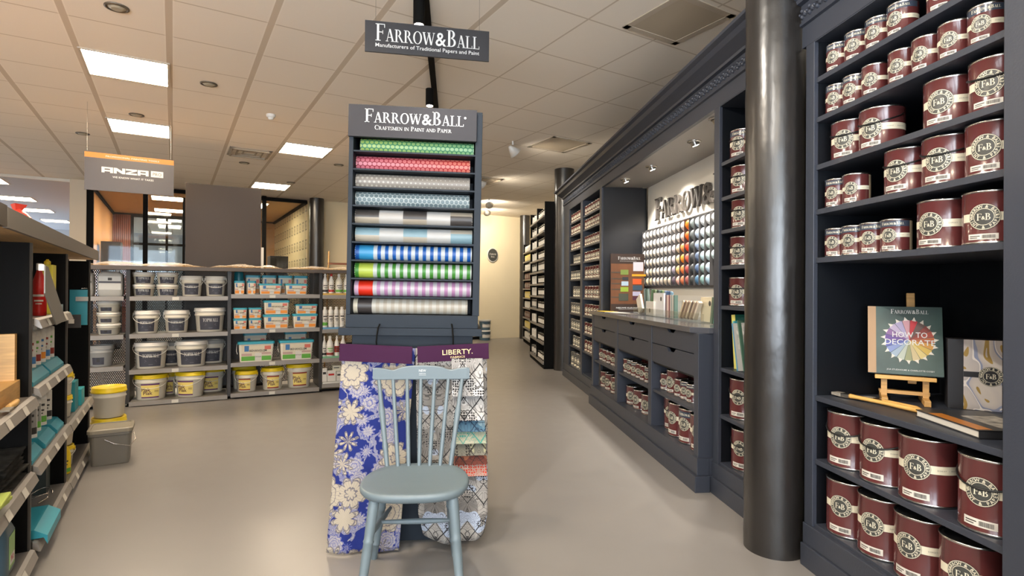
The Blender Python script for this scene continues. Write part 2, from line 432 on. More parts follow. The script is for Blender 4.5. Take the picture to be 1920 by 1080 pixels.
# ---- wallpaper patterns (UV in metres: u along the roll, v around it)
def dot_paper(name, ground, dot, pitch=.0235, r=.40, ground2=None, dot2=None, grow=0, sw=.0):
    m, nt, b = base_mat(name); e = N(nt); u, v, _ = e.uv(); b.inputs['Roughness'].default_value = .45
    a = e.m('DIVIDE', u, pitch); c = e.m('DIVIDE', v, pitch*1.732)
    def d(o):
        p = e.sub(e.fr(e.add(a, o)), .5); q = e.mul(e.sub(e.fr(e.add(c, o)), .5), 1.732); return e.m('SQRT', e.add(e.mul(p, p), e.mul(q, q)))
    rad = e.sub(r, e.mul(u, grow)) if grow else r
    dm = e.mn(d(0), d(.5)); k = e.lt(dm, rad); t = e.m('MULTIPLY', u, 1/.6); t = e.mn(e.mx(t, 0), 1)
    if sw: t = e.gt(u, sw) if sw > 0 else t
    g = e.mix(t, ground, ground2 or ground); dd = e.mix(t, dot, dot2 or dot)
    nt.links.new(e.mix(k, g, dd), b.inputs['Base Color']); MATS[name] = m
dot_paper('paper_green', '#357650', '#94ac58', dot2='#7fab7b', r=.40)
dot_paper('paper_red', '#7d1f30', '#bc6a78', ground2='#9f1018', dot2='#c86f5c', r=.42)
dot_paper('paper_taupe', '#8d847a', '#b4ad9f', pitch=.0235, r=.27, grow=.28)
dot_paper('paper_grey', '#a9b0ae', '#667679', r=.42)
def stripe_paper(name, a_, b_, band, b0=.022, b1=.094, period=.0385, edge=None):
    m, nt, b = base_mat(name); e = N(nt); u, v, _ = e.uv(); b.inputs['Roughness'].default_value = .45
    s = e.lt(e.fr(e.m('DIVIDE', e.sub(u, b1+.020), period)), .47)
    c = e.mix(s, b_, a_); inb = e.mul(e.gt(u, b0), e.lt(u, b1)); c = e.mix(inb, c, band)
    c = e.mix(e.lt(u, b0), c, edge or a_); c = e.mix(e.mul(e.gt(u, b1), e.lt(u, b1+.020)), c, b_)
    nt.links.new(c, b.inputs['Base Color']); MATS[name] = m
stripe_paper('paper_blue_stripe', '#15539c', '#b7bcbd', '#338bb8')
stripe_paper('paper_green_stripe', '#42842f', '#b8bcb3', '#abb945')
stripe_paper('paper_pink_stripe', '#a8789a', '#b9b3b4', '#d02a12', edge='#c9a5bb')
stripe_paper('paper_beige_stripe', '#a89c8a', '#b5afa2', '#3c3532', edge='#cfc5ae')
def check_paper(name, cols, shift):
    m, nt, b = base_mat(name); e = N(nt); u, v, _ = e.uv(); b.inputs['Roughness'].default_value = .45
    col = e.fl(e.m('DIVIDE', u, .122)); n = len(cols); row = e.fl(e.m('DIVIDE', e.add(v, e.mul(e.fr(e.mul(col, .37)), .09)), .062))
    k = e.m('MODULO', e.add(e.add(e.mul(col, shift), e.mul(row, 2)), 40), n); c = cols[0]
    for i in range(1, n): c = e.mix(e.gt(k, i-.5), c, cols[i])
    nt.links.new(c, b.inputs['Base Color']); MATS[name] = m
check_paper('paper_check_dark', ['#453f3b', '#b8b1a8', '#aa9c88', '#bab5ae'], 1)
check_paper('paper_check_blue', ['#7e9aa2', '#b7b4ae', '#b2a795', '#bab7b2'], 1)
# ---- fabrics
def toile_mat():
    m, nt, b = base_mat('blue_floral_cotton'); e = N(nt); u, v, uv = e.uv(); b.inputs['Roughness'].default_value = .85
    w = e.noise(uv, 14, 3); wv = e.comb(e.add(u, e.mul(e.sub(w, .5), .05)), e.add(v, e.mul(e.sub(e.noise(uv, 17, 3), .5), .05)))
    def flowers(sc, off, petals, r0, rnd=.75):
        sh = e.comb(e.add(u, off), e.add(v, off*1.7)); vo = e.vor(sh, sc, rnd)
        df = nt.nodes.new('ShaderNodeVectorMath'); df.operation = 'SUBTRACT'; nt.links.new(sh, df.inputs[0]); nt.links.new(vo.outputs['Position'], df.inputs[1])
        # position is in scaled space; rescale the coordinate first
        sc_ = nt.nodes.new('ShaderNodeVectorMath'); sc_.operation = 'SCALE'; sc_.inputs['Scale'].default_value = 1.0
        sp = nt.nodes.new('ShaderNodeSeparateXYZ'); nt.links.new(df.outputs[0], sp.inputs[0])
        ang = e.m('ARCTAN2', sp.outputs[1], sp.outputs[0]); dist = vo.outputs['Distance']
        pet = e.mul(e.m('ABSOLUTE', e.m('SINE', e.mul(ang, petals/2))), .22)
        fine = e.mul(e.sub(e.noise(uv, 60, 2), .5), .12)
        edge = e.add(e.mul(e.add(.78, pet), r0), fine); mask = e.lt(dist, edge)
        ring = e.fr(e.add(e.m('DIVIDE', dist, e.add(e.mul(edge, .24), .001)), e.mul(pet, 2.2)))
        line = e.mul(mask, e.lt(ring, .16)); rad = e.mul(mask, e.lt(e.m('ABSOLUTE', e.m('SINE', e.mul(ang, petals*1.5))), .14))
        rim = e.mul(mask, e.gt(dist, e.sub(edge, .035)))
        return mask, e.mx(e.mx(line, e.mul(rad, .7)), rim)
    m1, l1 = flowers(6.0, .13, 8, .60); m2, l2 = flowers(9.5, .71, 11, .50, 1)
    n = e.noise(wv, 8, 2, .8); leaf = e.mul(e.gt(n, .50), e.lt(n, .60)); lv = e.lt(e.m('ABSOLUTE', e.sub(e.fr(e.mul(n, 60)), .5)), .2)
    scr = e.gt(e.noise(wv, 120, 2), .50)
    c = '#0a1e68'
    c = e.mix(leaf, c, '#8f8b92'); c = e.mix(e.mul(leaf, e.mul(lv, .8)), c, '#2e3f8a')
    c = e.mix(m2, c, '#a39c98'); c = e.mix(e.mul(l2, .9), c, '#2f3c86'); c = e.mix(e.mul(e.mul(m2, scr), .45), c, '#5a5f92')
    c = e.mix(m1, c, '#ab9f8c'); c = e.mix(e.mul(l1, .8), c, '#4c4a5c')
    nt.links.new(c, b.inputs['Base Color']); MATS['toile'] = m
toile_mat()
def nouveau_mat(name, ground, mid, ink, tint='#a8b4c8', off=0.0, sc=1.0):
    m, nt, b = base_mat(name); e = N(nt); u0, v0, uv = e.uv(); b.inputs['Roughness'].default_value = .85
    u = e.mul(e.add(u0, off), sc); v = e.mul(e.add(v0, off*1.3), sc)
    mu = e.m('ABSOLUTE', e.sub(e.fr(e.m('DIVIDE', u, .17)), .5))          # mirrored repeat
    k = e.comb(e.mul(mu, .17), v); n = e.noise(k, 11, 1, 1.2)
    bands = e.fr(e.mul(n, 13)); thin = e.lt(e.m('ABSOLUTE', e.sub(bands, .5)), .09); zone = e.gt(e.noise(k, 6, 1), .50)
    sway = e.mul(e.m('SINE', e.mul(v, 17)), .055); curve = e.lt(e.m('ABSOLUTE', e.sub(e.mul(mu, .17), e.add(.045, sway))), .0035)
    curve2 = e.lt(e.m('ABSOLUTE', e.sub(e.mul(mu, .17), e.sub(.04, sway))), .0022)
    vo = e.vor(e.comb(e.mul(mu, .17), v), 85, .35); dots = e.mul(e.lt(vo.outputs['Distance'], .38), e.gt(e.noise(k, 13, 0), .57))
    hair = e.lt(e.fr(e.mul(e.add(mu, e.mul(sway, .8)), 34)), .16); hz = e.gt(e.noise(k, 5, 0), .55)
    c = e.mix(zone, ground, mid); c = e.mix(e.mul(e.gt(e.noise(k, 9, 1), .58), .8), c, tint)
    c = e.mix(e.mul(thin, .75), c, ink); c = e.mix(e.mul(e.mul(hair, hz), .6), c, ink); c = e.mix(e.mx(curve, curve2), c, ink); c = e.mix(dots, c, ink)
    nt.links.new(c, b.inputs['Base Color']); MATS[name] = m
nouveau_mat('fabric_grey', '#a19b94', '#7c7772', '#2a2829')
nouveau_mat('fabric_mono', '#b3afab', '#96928f', '#191718', '#bfbcba', .37)
nouveau_mat('fabric_teal', '#617a86', '#46667a', '#152c42', '#8299a0', .11)
nouveau_mat('fabric_mint', '#97967f', '#a09b86', '#3f8476', '#aaa592', .55)
nouveau_mat('fabric_olive', '#958c58', '#706c5f', '#2c2722', '#aaa47f', .81)
nouveau_mat('fabric_rust', '#602c20', '#7c422a', '#2c1916', '#935a3c', .23)
nouveau_mat('fabric_orange', '#a89b92', '#a39286', '#b82c12', '#b0a59c', .9)
def marble_mat():
    m, nt, b = base_mat('marbled_paper'); e = N(nt); x, y, z, v = e.ob(); b.inputs['Roughness'].default_value = .4
    n = e.noise(v, 3.2, 2, 1.6); f = e.fr(e.mul(n, 4.5)); c = e.mix(e.m('ABSOLUTE', e.sub(f, .5)), '#cfc6bd', '#9d9aa8')
    c = e.mix(e.lt(f, .12), c, '#8f96b0'); c = e.mix(e.mul(e.gt(f, .55), e.lt(f, .66)), c, '#a88a4a'); c = e.mix(e.gt(f, .93), c, '#e6e0da')
    nt.links.new(c, b.inputs['Base Color']); MATS['marble'] = m
marble_mat()
def pattern_wall():
    m, nt, b = base_mat('patterned_wall'); e = N(nt); x, y, z, v = e.ob(); b.inputs['Roughness'].default_value = .8
    fy = e.fr(e.m('DIVIDE', y, .34)); fz = e.fr(e.m('DIVIDE', z, .42))
    bx = e.mul(e.mul(e.gt(fy, .22), e.lt(fy, .78)), e.mul(e.gt(fz, .2), e.lt(fz, .72)))
    inn = e.mul(e.mul(e.gt(fy, .34), e.lt(fy, .66)), e.mul(e.gt(fz, .28), e.lt(fz, .64)))
    mid = e.mul(e.mul(e.gt(fy, .44), e.lt(fy, .56)), e.mul(e.gt(fz, .36), e.lt(fz, .56)))
    k = e.add(e.sub(bx, inn), mid); nt.links.new(e.mix(e.mul(k, .75), '#b9ab84', '#4b453a'), b.inputs['Base Color']); MATS['pattern_wall'] = m
pattern_wall()
# ================================================================== room shell
AG = FA['G']
struct('floor', MB().box(-14, 14, -4, 30, -.1, 0), M('floor'), loc=(0, 0, 0), rotz=0)
struct('ceiling', MB().box(-14, 14, -6, 30, ZC, ZC+.1), M('ceiling'), rotz=AG)
struct('wall_right', MB().box(2.36, 2.5, -4, 16, 0, ZC+.09), M('wall_white'))
GW = 12.74
w = MB(); w.box(2.72, 13, GW, GW+.15, 0, ZC+.09); struct('wall_back', w, M('wall_cream'), rotz=AG)
w = MB(); w.box(-1.60, -1.36, GW-.05, GW+.2, 0, ZC+.09); struct('wall_pier', w, mat('pier_beige', '#cbbca6', .8), rotz=AG)
w = MB(); w.box(-14, 14, 24.0, 24.2, 0, ZC+.09); struct('wall_far', w, mat('far_wall_grey', '#a9abae', .8), rotz=AG)
w = MB(); w.box(-8, -1.6, GW+.2, 24, ZC-.012, ZC-.004); struct('ceiling_far', w, mat('far_ceiling_grey', '#a9adb3', .8), rotz=AG)
w = MB(); w.box(-8.2, -8.0, -4, 24, 0, ZC+.09); struct('wall_left', w, M('wall_white'), rotz=AG)
# shop front behind the camera: parapet, lintel, piers, glazing
w = MB(); w.box(-14, 2.4, -3.2, -3.0, 0, .45); w.box(-14, 2.4, -3.2, -3.0, 3.0, ZC+.09)
for x in (-14, -6.6, -3.95, -1.3, 1.6): w.box(x, x+(.8 if x == 1.6 else .25), -3.2, -3.0, .45, 3.0)
struct('wall_front', w, M('wall_white'))
for k, x0 in enumerate((-6.35, -3.7, -1.05)):
    w = MB(); w.box(x0, x0+2.4 if k < 2 else x0+2.65, -3.12, -3.1, .45, 3.0); struct('window_%d' % (k+1), w, M('window_glass'))
w = MB(); w.box(2.72, 7, GW-.02, GW, 0, .07); struct('baseboard_back', w, M('black_metal'), rotz=AG)
# office behind the glass partition
w = MB(); w.box(-1.38, -1.34, GW+.2, 17.7, 0, ZC); struct('wall_office_left', w, M('orange_wall'), rotz=AG)
w = MB(); w.box(2.55, 2.6, GW+.2, 17.7, 0, ZC); struct('wall_office_right', w, M('pattern_wall'), rotz=AG)
w = MB(); w.box(1.6, 2.55, 17.65, 17.75, 0, ZC)
struct('wall_office_back', w, M('slat_wood'), rotz=AG)
w = MB()
for i in range(9): w.box(-1.33+i*.042, -1.33+i*.042+.032, 17.58, 17.64, 0, ZC-.06)
w.box(-1.34, -.95, 17.64, 17.7, 0, ZC); struct('wall_office_slats', w, M('slat_red'), rotz=AG)
w = MB(); w.box(-1.34, 2.55, GW+.1, 17.66, ZC-.012, ZC-.004); struct('ceiling_office', w, mat('warm_lit_ceiling', '#c9a47a', .8), rotz=AG)  # thin sheet below the tiles; the warm lamp light is put into its colour
w = MB()
w.box(-1.36, -1.26, GW, GW+.08, 0, ZC); w.box(-.50, -.42, GW, GW+.08, 0, ZC-.02); w.box(.36, .44, GW, GW+.08, 0, ZC); w.box(1.60, 1.68, GW, GW+.08, 0, ZC)
w.box(-1.30, 2.50, GW, GW+.08, ZC-.09, ZC-.02)
struct('trim_1', w, M('black_metal'), rotz=AG)
w = MB()
for x in (-.95, -.18, .72, 1.55): w.box(x, x+.06, 17.60, 17.68, 0, ZC)
w.box(-.95, 1.6, 17.60, 17.68, ZC-.10, ZC); w.box(-.95, 1.6, 17.60, 17.68, 2.42, 2.48)
struct('trim_2', w, M('black_metal'), rotz=AG)
w = MB(); w.box(-.95, 1.6, 17.64, 17.65, 0, ZC-.1); struct('window_4', w, M('window_glass'), rotz=AG)
for k, (a, b_) in enumerate(((-1.26, -.5), (-.42, .36), (.44, 1.6), (1.68, 2.5))):
    w = MB(); w.box(a, b_, GW+.03, GW+.04, 0, ZC-.09); struct('window_%d' % (k+5), w, M('window_glass'), rotz=AG)
w = MB(); w.box(-1.3, 2.5, 17.61, 17.63, ZC-.05, ZC-.012); struct('trim_3', w, M('black_metal'), rotz=AG)
w = MB(); w.box(-1.335, -1.30, GW+.2, 17.6, ZC-.07, ZC-.012); w.box(2.50, 2.55, GW+.2, 17.6, ZC-.07, ZC-.012); struct('trim_4', w, M('black_metal'), rotz=AG)
# bulkhead where the ceiling changes, left of the pier
w = MB(); w.box(-8, -1.6, GW, GW+.05, ZC-.05, ZC-.002); struct('trim_5', w, M('wall_white'), rotz=AG)
# ---- ceiling light panels (G grid)
def panel(H, G, label, wd=.60, dp=.62, z=ZC):
    t = thing('ceiling_light', label, 'ceiling light', P('G', H, G, z), AG, 'square light panels in the ceiling')
    MB().box(-wd/2, wd/2, -dp/2, dp/2, -.008, -.004).obj('diffuser', M('lamp_white'), t)
    f = MB(); a = wd/2; b_ = dp/2
    f.box(-a-.02, -a, -b_-.02, b_+.02, -.012, -.001); f.box(a, a+.02, -b_-.02, b_+.02, -.012, -.001); f.box(-a, a, -b_-.02, -b_, -.012, -.001); f.box(-a, a, b_, b_+.02, -.012, -.001)
    f.obj('frame', M('ceiling_bar'), t); return t
panel(-.355, 6.0, 'largest glowing ceiling panel, nearest one in the upper left')
panel(-.355, 8.18, 'glowing ceiling panel just above the dark brush-maker sign, behind the nearest panel')
panel(1.58, 8.2, 'glowing ceiling panel between the hanging sign and the wallpaper stand')
panel(1.58, 11.45, 'small glowing ceiling panel above the tall brown board')
for g_, lb in ((13.57, 'glowing panel in the far left ceiling, nearest of its row at the frame edge'), (16.05, 'glowing panel in the far left ceiling, second of its row'), (18.25, 'glowing panel in the far left ceiling, third of its row beside the red bag'), (20.9, 'glowing panel in the far left ceiling, farthest of its row')):
    panel(-2.95, g_, lb, z=ZC-.013)
for g_, lb in ((14.2, 'glowing panel in the office ceiling nearest the glass'), (16.4, 'glowing panel in the office ceiling, second behind the glass'), (18.9, 'glowing panel seen through both office windows'), (20.6, 'glowing panel farthest away through the office windows')):
    panel(-.10, g_, lb, z=ZC-.013 if g_ < 17.6 else ZC)
panel(1.55, 14.3, 'glowing panel in the office ceiling right of the brown board', z=ZC-.013)
# unseen lamps of the same grid above and behind the camera
for H, G in ((-.355, 2.2), (-.355, -.8), (-2.95, 5.0), (-2.95, 9.0)):
    panel(H, G, 'light panel of the ceiling grid above or beside the camera, outside the picture')
# ---- round dark downlights
def downlight(x, y, label, r=.075):
    t = thing('downlight', label, 'downlight', (x, y, ZC), 0, 'round dark downlights in the ceiling')
    MB().lathe([(r, -.001), (r, -.008), (r*.8, -.012), (r*.78, -.002)], 24, cap0=False, cap1=False).obj('rim', mat('bronze', '#6b6255', .45, metal=.5), t)
    MB().lathe([(r*.45, -.018), (r*.62, -.010), (r*.78, -.003)], 24).obj('lens', mat('dull_lens', '#a39a86', .4), t)
for x, y, lb in ((-2.344, 4.122, 'round dark downlight nearest the top edge of the picture'), (-2.341, 5.573, 'round downlight to the right of the largest light panel'), (-3.576, 6.671, 'round downlight just above the second light panel'),
    (-4.696, 7.566, 'leftmost small round downlight'), (-3.257, 9.023, 'small round downlight below the square vent at left'), (-1.818, 8.985, 'small round downlight just left of the wallpaper stand'), (-3.0, 10.6, 'small faint downlight above the brown board')):
    downlight(x, y, lb)
t = thing('smoke_detector', 'small white dome smoke detector on the ceiling left of the wallpaper stand', 'smoke detector', (-2.057, 6.484, ZC))
MB().lathe([(.05, 0), (.05, -.02), (.035, -.032)], 20).obj('base', M('white_plastic'), t); MB().lathe([(.03, -.032), (.028, -.05), (.015, -.058)], 16).obj('sensor', M('white_plastic'), t)
# ---- vents
def vent(H, G, w_, label, kind):
    t = thing('ceiling_vent', label, 'ceiling vent', P('G', H, G, ZC), AG, None)
    f = MB(); a = w_/2
    f.box(-a, a, -a, -a+.05, -.008, -.001); f.box(-a, a, a-.05, a, -.008, -.001); f.box(-a, -a+.05, -a, a, -.008, -.001); f.box(a-.05, a, -a, a, -.008, -.001)
    f.obj('frame', M('ceiling_bar'), t)
    g_ = MB()
    if kind: g_.add([(-a+.05, -a+.05, -.004), (a-.05, -a+.05, -.004), (a-.05, a-.05, -.004), (-a+.05, a-.05, -.004)], [(0, 3, 2, 1)], 0, False, None, [(0, 0), (.5, 0), (.5, .5), (0, .5)]); g_.obj('perforated_grille', mat('vent_grille', '#b3a48e', .6), t)
    else:
        for i in range(3):
            q = a*(.9-.28*i); g_.box(-q, q, -q, -q+.02, -.03+.008*i, -.004); g_.box(-q, q, q-.02, q, -.03+.008*i, -.004); g_.box(-q, -q+.02, -q, q, -.03+.008*i, -.004); g_.box(q-.02, q, -q, q, -.03+.008*i, -.004)
        g_.obj('louvre', mat('vent_dull', '#a3947f', .6), t)
vent(3.105, 2.80, .56, 'large square perforated vent near the column at upper right', 1)
vent(4.42, 6.04, .62, 'square perforated vent over the aisle beyond the conical spotlight', 1)
vent(.93, 8.8, .55, 'square louvred vent in the left ceiling above the dark brush-maker sign', 0)
vent(2.9, 9.6, .5, 'faint square vent just right of the wallpaper stand top', 0)
vent(4.7, 8.7, .55, 'square vent in the ceiling near the far black column', 0)
# ---- track and spots
t = thing('track_rail', 'long black lighting track fixed along the ceiling above the wallpaper stand', 'lighting track', (-.2, 5, ZC))
MB().box(-.025, .025, -3.2, 1.7, -.035, 0).obj('rail', M('black_metal'), t)
for y, lb in ((3.72, 'black cylinder spot on the track at the top edge of the picture'), (5.35, 'black cylinder spot on the track seen just under the hanging sign')):
    t = thing('track_spot', lb, 'track spotlight', (-.24, y, ZC-.04), 0, 'black cylinder spots on the track')
    MB().lathe([(.038, -.16), (.038, 0)], 20, c=(0, 0, 0)).obj('body', M('black_metal'), t)
    MB().lathe([(.03, -.163), (.03, -.1601)], 20).obj('lens', M('spot_white'), t)
    spot_lamp('track_spot_lamp', (-.24, y, ZC-.22), (-.3, y-.5, 0), 30, (1, .94, .85), 100)
for y in (2.1, .4): spot_lamp('track_spot_lamp', (-.24, y, ZC-.22), (1.5, y+.8, 1.2), 80, (1, .94, .85), 110)  # unseen spots added without fixtures, to light the column and bookcases
def cone_spot(x, y, label, tgt, pw):
    t = thing('conical_spotlight', label, 'spotlight', (x, y, ZC), 0, 'white conical spotlights in the aisle ceiling')
    MB().lathe([(.012, 0), (.012, -.05)], 10).obj('stem', M('white_plastic'), t)
    d = (Vector(tgt)-Vector((x, y, ZC-.12))).normalized(); d = Vector((d.x*1.0, d.y, max(d.z, -.72))).normalized()
    X = Matrix.Translation((0, 0, -.12)) @ d.to_track_quat('-Z', 'Y').to_matrix().to_4x4()
    MB().lathe([(.02, .07), (.03, .05), (.085, -.06), (.08, -.06)], 20, cap1=False, X=X).obj('shade', M('lamp_body'), t)
    MB().lathe([(.07, -.05), (.001, -.049)], 20, X=X).obj('bulb', M('spot_white'), t)
    q = Vector((x, y, ZC-.12))+d*.09; spot_lamp('aisle_spot', q, q+d, pw, (1, .90, .74), 150, 1.0, .06)
for k, (x, y, lb) in enumerate(((.76, 7.25, 'nearest white conical spotlight on the ceiling over the aisle'), (.46, 9.6, 'white conical spotlight at the right edge of the wallpaper stand'), (.74, 11.9, 'third white conical spotlight towards the cream wall'), (.76, 13.1, 'farthest white conical spotlight near the cream wall'))):
    cone_spot(x, y, lb, (1.75, y+.5, 2.2) if k < 2 else (1.5, 15.2, 2.2), 60 if k < 2 else 90)
def gimbal(x, y, z, label, power=14):
    t = thing('gimbal_spotlight', label, 'spotlight', (x, y, z), 0, 'recessed gimbal spots in the dark soffit')
    MB().lathe([(.055, 0), (.055, -.006), (.04, -.010)], 20, cap0=False, cap1=False).obj('rim', M('chrome'), t)
    X = Matrix.Rotation(radians(-22), 4, 'Y')
    MB().lathe([(.034, 0), (.03, -.035)], 18, X=X).obj('head', M('chrome'), t)
    MB().lathe([(.024, -.0362), (.024, -.0355)], 16, X=X).obj('lens', M('spot_white'), t)
    spot_lamp('niche_spot', (x+.02, y, z-.06), (x+.32, y, 1.5), power*7, (1, .93, .83), 110)
# ================================================================== fitted shelving on the right (frame W)
XF = 1.67
SH = [.214, .517, .813, 1.205, 1.455, 1.68, 1.888, 2.110, 2.297]
def uprt(mb, y0, y1, x0, x1, z0, z1): mb.box(x0, x1, y0, y1, z0, z1)
def cornice(name, y0, y1, label, dz=0):
    # carved frieze and crown along the top of a bookcase
    t = thing(name, label, 'cornice', (XF, y0, 2.47+dz))
    L_ = y1-y0
    def run(prof, nm, m, extra=None):   # prof: (x, z) outline relative to face, pushed along y
        b_ = MB(); n = len(prof)
        b_.add([(x, 0, z) for x, z in prof]+[(x, L_, z) for x, z in prof], [tuple(range(n))[::-1], tuple(range(n, 2*n))]+[(i, (i+1) % n, (i+1) % n+n, i+n) for i in range(n)], 0)
        if extra: extra(b_)
        return b_.obj(nm, m, t)
    run([(0, 0), (.03, 0), (.03, .10), (0, .10)], 'fascia', M('dark_paint'))
    run([(0, .10), (-.014, .105), (-.014, .118), (.03, .118), (.03, .10)], 'moulding', M('dark_paint'))
    def carve(b_):
        k = 0; y = .02
        while y < L_-.02:
            # a scroll and leaf motif
            for (dy, dz_, r) in ((0, .0, .017), (.022, .014, .011), (.022, -.014, .011), (.040, .002, .008)):
                secs = [[(x_, y+dy+r*rr*cos(a), .160+dz_+r*rr*sin(a)*1.1) for a in [2*pi*j/7 for j in range(7)]] for x_, rr in ((-.006, 1), (-.014, .8), (-.019, .35))]
                b_.loft([s_[::-1] for s_ in secs], 0, False, True)
            y += .056; k += 1
    run([(-.006, .118), (.03, .118), (.03, .205), (-.006, .205)], 'carved_frieze', M('dark_paint'), carve)
    run([(-.006, .205), (-.03, .21), (-.035, .225), (-.07, .245), (-.105, .262), (-.125, .285), (-.155, .295), (-.155, .315), (-.13, .325), (.03, .325), (.03, .205)], 'crown', M('dark_paint'))
    return t
def bay(name, label, y0, y1, stl0, stl1, shelves, top, xb=2.18, plinth=True, mids=()):
    # a bookcase between y0 and y1; stl = stile widths
    t = thing(name, label, 'bookcase', (XF, y0, 0))
    L_ = y1-y0; xb -= XF
    MB().box(0, .022, 0, stl0, .2, top).obj('stile', M('dark_paint'), t, bevel=.002); MB().box(0, .022, L_-stl1, L_, .2, top).obj('stile', M('dark_paint'), t, bevel=.002)
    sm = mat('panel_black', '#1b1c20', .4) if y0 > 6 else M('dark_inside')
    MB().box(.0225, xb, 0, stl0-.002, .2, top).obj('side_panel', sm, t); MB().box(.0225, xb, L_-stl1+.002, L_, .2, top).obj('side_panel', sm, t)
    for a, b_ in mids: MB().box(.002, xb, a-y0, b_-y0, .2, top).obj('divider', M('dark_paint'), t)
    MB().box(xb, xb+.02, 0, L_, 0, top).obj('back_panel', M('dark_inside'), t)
    for z in shelves: MB().box(.012, xb, stl0, L_-stl1, z-.024, z).obj('shelf', M('dark_paint'), t, bevel=.0015)
    MB().box(.002, xb, stl0, L_-stl1, top-.005, top+.02).obj('top_panel', M('dark_paint'), t)
    if plinth:
        MB().box(-.02, xb, -.0, L_, 0, .105).obj('plinth', M('dark_paint'), t, bevel=.003)
        MB().box(-.008, xb, 0, L_, .105, .2).obj('base_rail', M('dark_paint'), t, bevel=.003)
    return t
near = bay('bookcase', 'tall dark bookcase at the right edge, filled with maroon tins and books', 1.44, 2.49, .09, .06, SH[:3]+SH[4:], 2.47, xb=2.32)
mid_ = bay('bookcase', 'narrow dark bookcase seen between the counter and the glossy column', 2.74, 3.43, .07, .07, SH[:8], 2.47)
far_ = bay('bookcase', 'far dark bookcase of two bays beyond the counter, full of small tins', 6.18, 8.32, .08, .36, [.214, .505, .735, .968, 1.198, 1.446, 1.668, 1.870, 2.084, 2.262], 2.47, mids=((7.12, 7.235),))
cornice('cornice', 2.74, 8.36, 'long dark carved cornice running over the counter niche and the bookcases')
cornice('cornice', 1.40, 2.52, 'short dark carved cornice on top of the bookcase at the right edge')
# niche: soffit, white back panel
struct('trim_6', MB().box(XF+.03, 2.24, 3.43, 6.18, 2.475, 2.50), mat('soffit', '#86827d', .4))
struct('trim_7', MB().box(2.215, 2.25, 3.43, 6.18, 1.05, 2.475), mat('niche_white', '#d6d0c4', .6))
struct('trim_8', MB().box(2.205, 2.215, 3.43, 6.18, 1.05, 1.25), mat('niche_white2', '#e0dbd2', .6))
for x, y, lb, p_ in ((1.88, 4.2, 'gimbal spotlight in the soffit nearest the white letters', 9), (1.86, 5.1, 'gimbal spotlight in the middle of the soffit', 9), (1.80, 5.72, 'bright gimbal spotlight in front of the far bookcase', 9), (1.78, 3.62, 'gimbal spotlight half hidden beside the narrow bookcase', 9)):
    gimbal(x, y, 2.475, lb, p_)
# counter
XC = 1.58
def counter():
    t = thing('counter', 'long dark counter with drawers and open shelves under the colour display', 'counter', (XC, 3.45, 0))
    L_ = 2.79; xb = 2.2-XC
    LB = 2.722
    for a, b_ in ((0, .07), (.86, .935), (1.79, 1.875)): MB().box(0, xb-.01, a, b_, .2, 1.02).obj('upright', M('dark_paint'), t, bevel=.002)
    MB().box(0, .066, L_-.07, L_, .2, 1.02).obj('upright', M('dark_paint'), t, bevel=.002)
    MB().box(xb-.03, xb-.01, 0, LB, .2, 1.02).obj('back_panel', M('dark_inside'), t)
    def slab(x0, y0, z0, z1, nm):
        q = [(x0, y0), (.066, y0), (.066, -.016), (xb, -.016), (xb, LB), (.066, LB), (.066, L_), (x0, L_)]; n = 8; m_ = MB()
        m_.add([(x, y, z0) for x, y in q]+[(x, y, z1) for x, y in q], [tuple(range(n))[::-1], tuple(range(n, 2*n))]+[(i, (i+1) % n, (i+1) % n+n, i+n) for i in range(n)], 0); m_.obj(nm, M('dark_paint'), t, bevel=.003)
    slab(-.035, -.035, 0, .105, 'plinth'); slab(-.015, -.02, .105, .215, 'base_rail')
    for a, b_ in ((.07, .86), (.935, 1.79), (1.875, LB)):
        MB().box(.012, xb-.03, a, b_, .49, .512).obj('shelf', M('dark_paint'), t)
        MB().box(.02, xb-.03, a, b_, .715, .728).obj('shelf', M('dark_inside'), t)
        for z0, z1 in ((.732, .876), (.882, 1.018)):
            m_ = (a+b_)/2; hw = .085; d = MB()
            poly = [(a+.004, z0), (b_-.004, z0), (b_-.004, z1), (m_+hw, z1), (m_+hw*.55, z1-.028), (m_-hw*.55, z1-.028), (m_-hw, z1), (a+.004, z1)]
            n = len(poly); d.add([(.004, y, z) for y, z in poly]+[(.024, y, z) for y, z in poly], [tuple(range(n))[::-1], tuple(range(n, 2*n))]+[(i, (i+1) % n, (i+1) % n+n, i+n) for i in range(n)], 0)
            d.box(.024, .40, a+.01, b_-.01, z0+.004, z0+.012)
            d.obj('drawer', M('dark_paint'), t)
    w_ = MB(); poly = [(-.025, .08), (.066, -.014), (xb, -.014), (xb, LB), (.066, LB), (.066, L_), (-.025, L_)]; n = 7
    w_.add([(x, y, 1.02) for x, y in poly]+[(x, y, 1.058) for x, y in poly], [tuple(range(n))[::-1], tuple(range(n, 2*n))]+[(i, (i+1) % n, (i+1) % n+n, i+n) for i in range(n)], 0)
    w_.obj('worktop', mat('worktop', '#4b4c52', .22, coat=.3), t, bevel=.003)
    return t
counter()
# glossy columns
def column(x, y, r, label, fr='W'):
    p = P(fr, x, y)
    c_ = MB(); prof = [(r, 0)]; 
    for i in range(1, 40): prof.append((r+.0015*sin(i*2.1), ZC*i/40))
    prof.append((r, ZC-.001)); c_.lathe(prof, 48)
    o = c_.obj('column', M('black_gloss'), None, (p.x, p.y, 0)); tag(o, label, 'column'); return o
column(1.615, 2.655, .140, 'thick glossy black column in front of the dark bookcases')
column(1.775, 8.87, .158, 'black column at the far end of the dark bookcases')
column(1.86, 14.55, .13, 'farthest black column beside the cream wall')
column(2.66, 12.52, .15, 'black column at the right end of the glazed office', 'G')
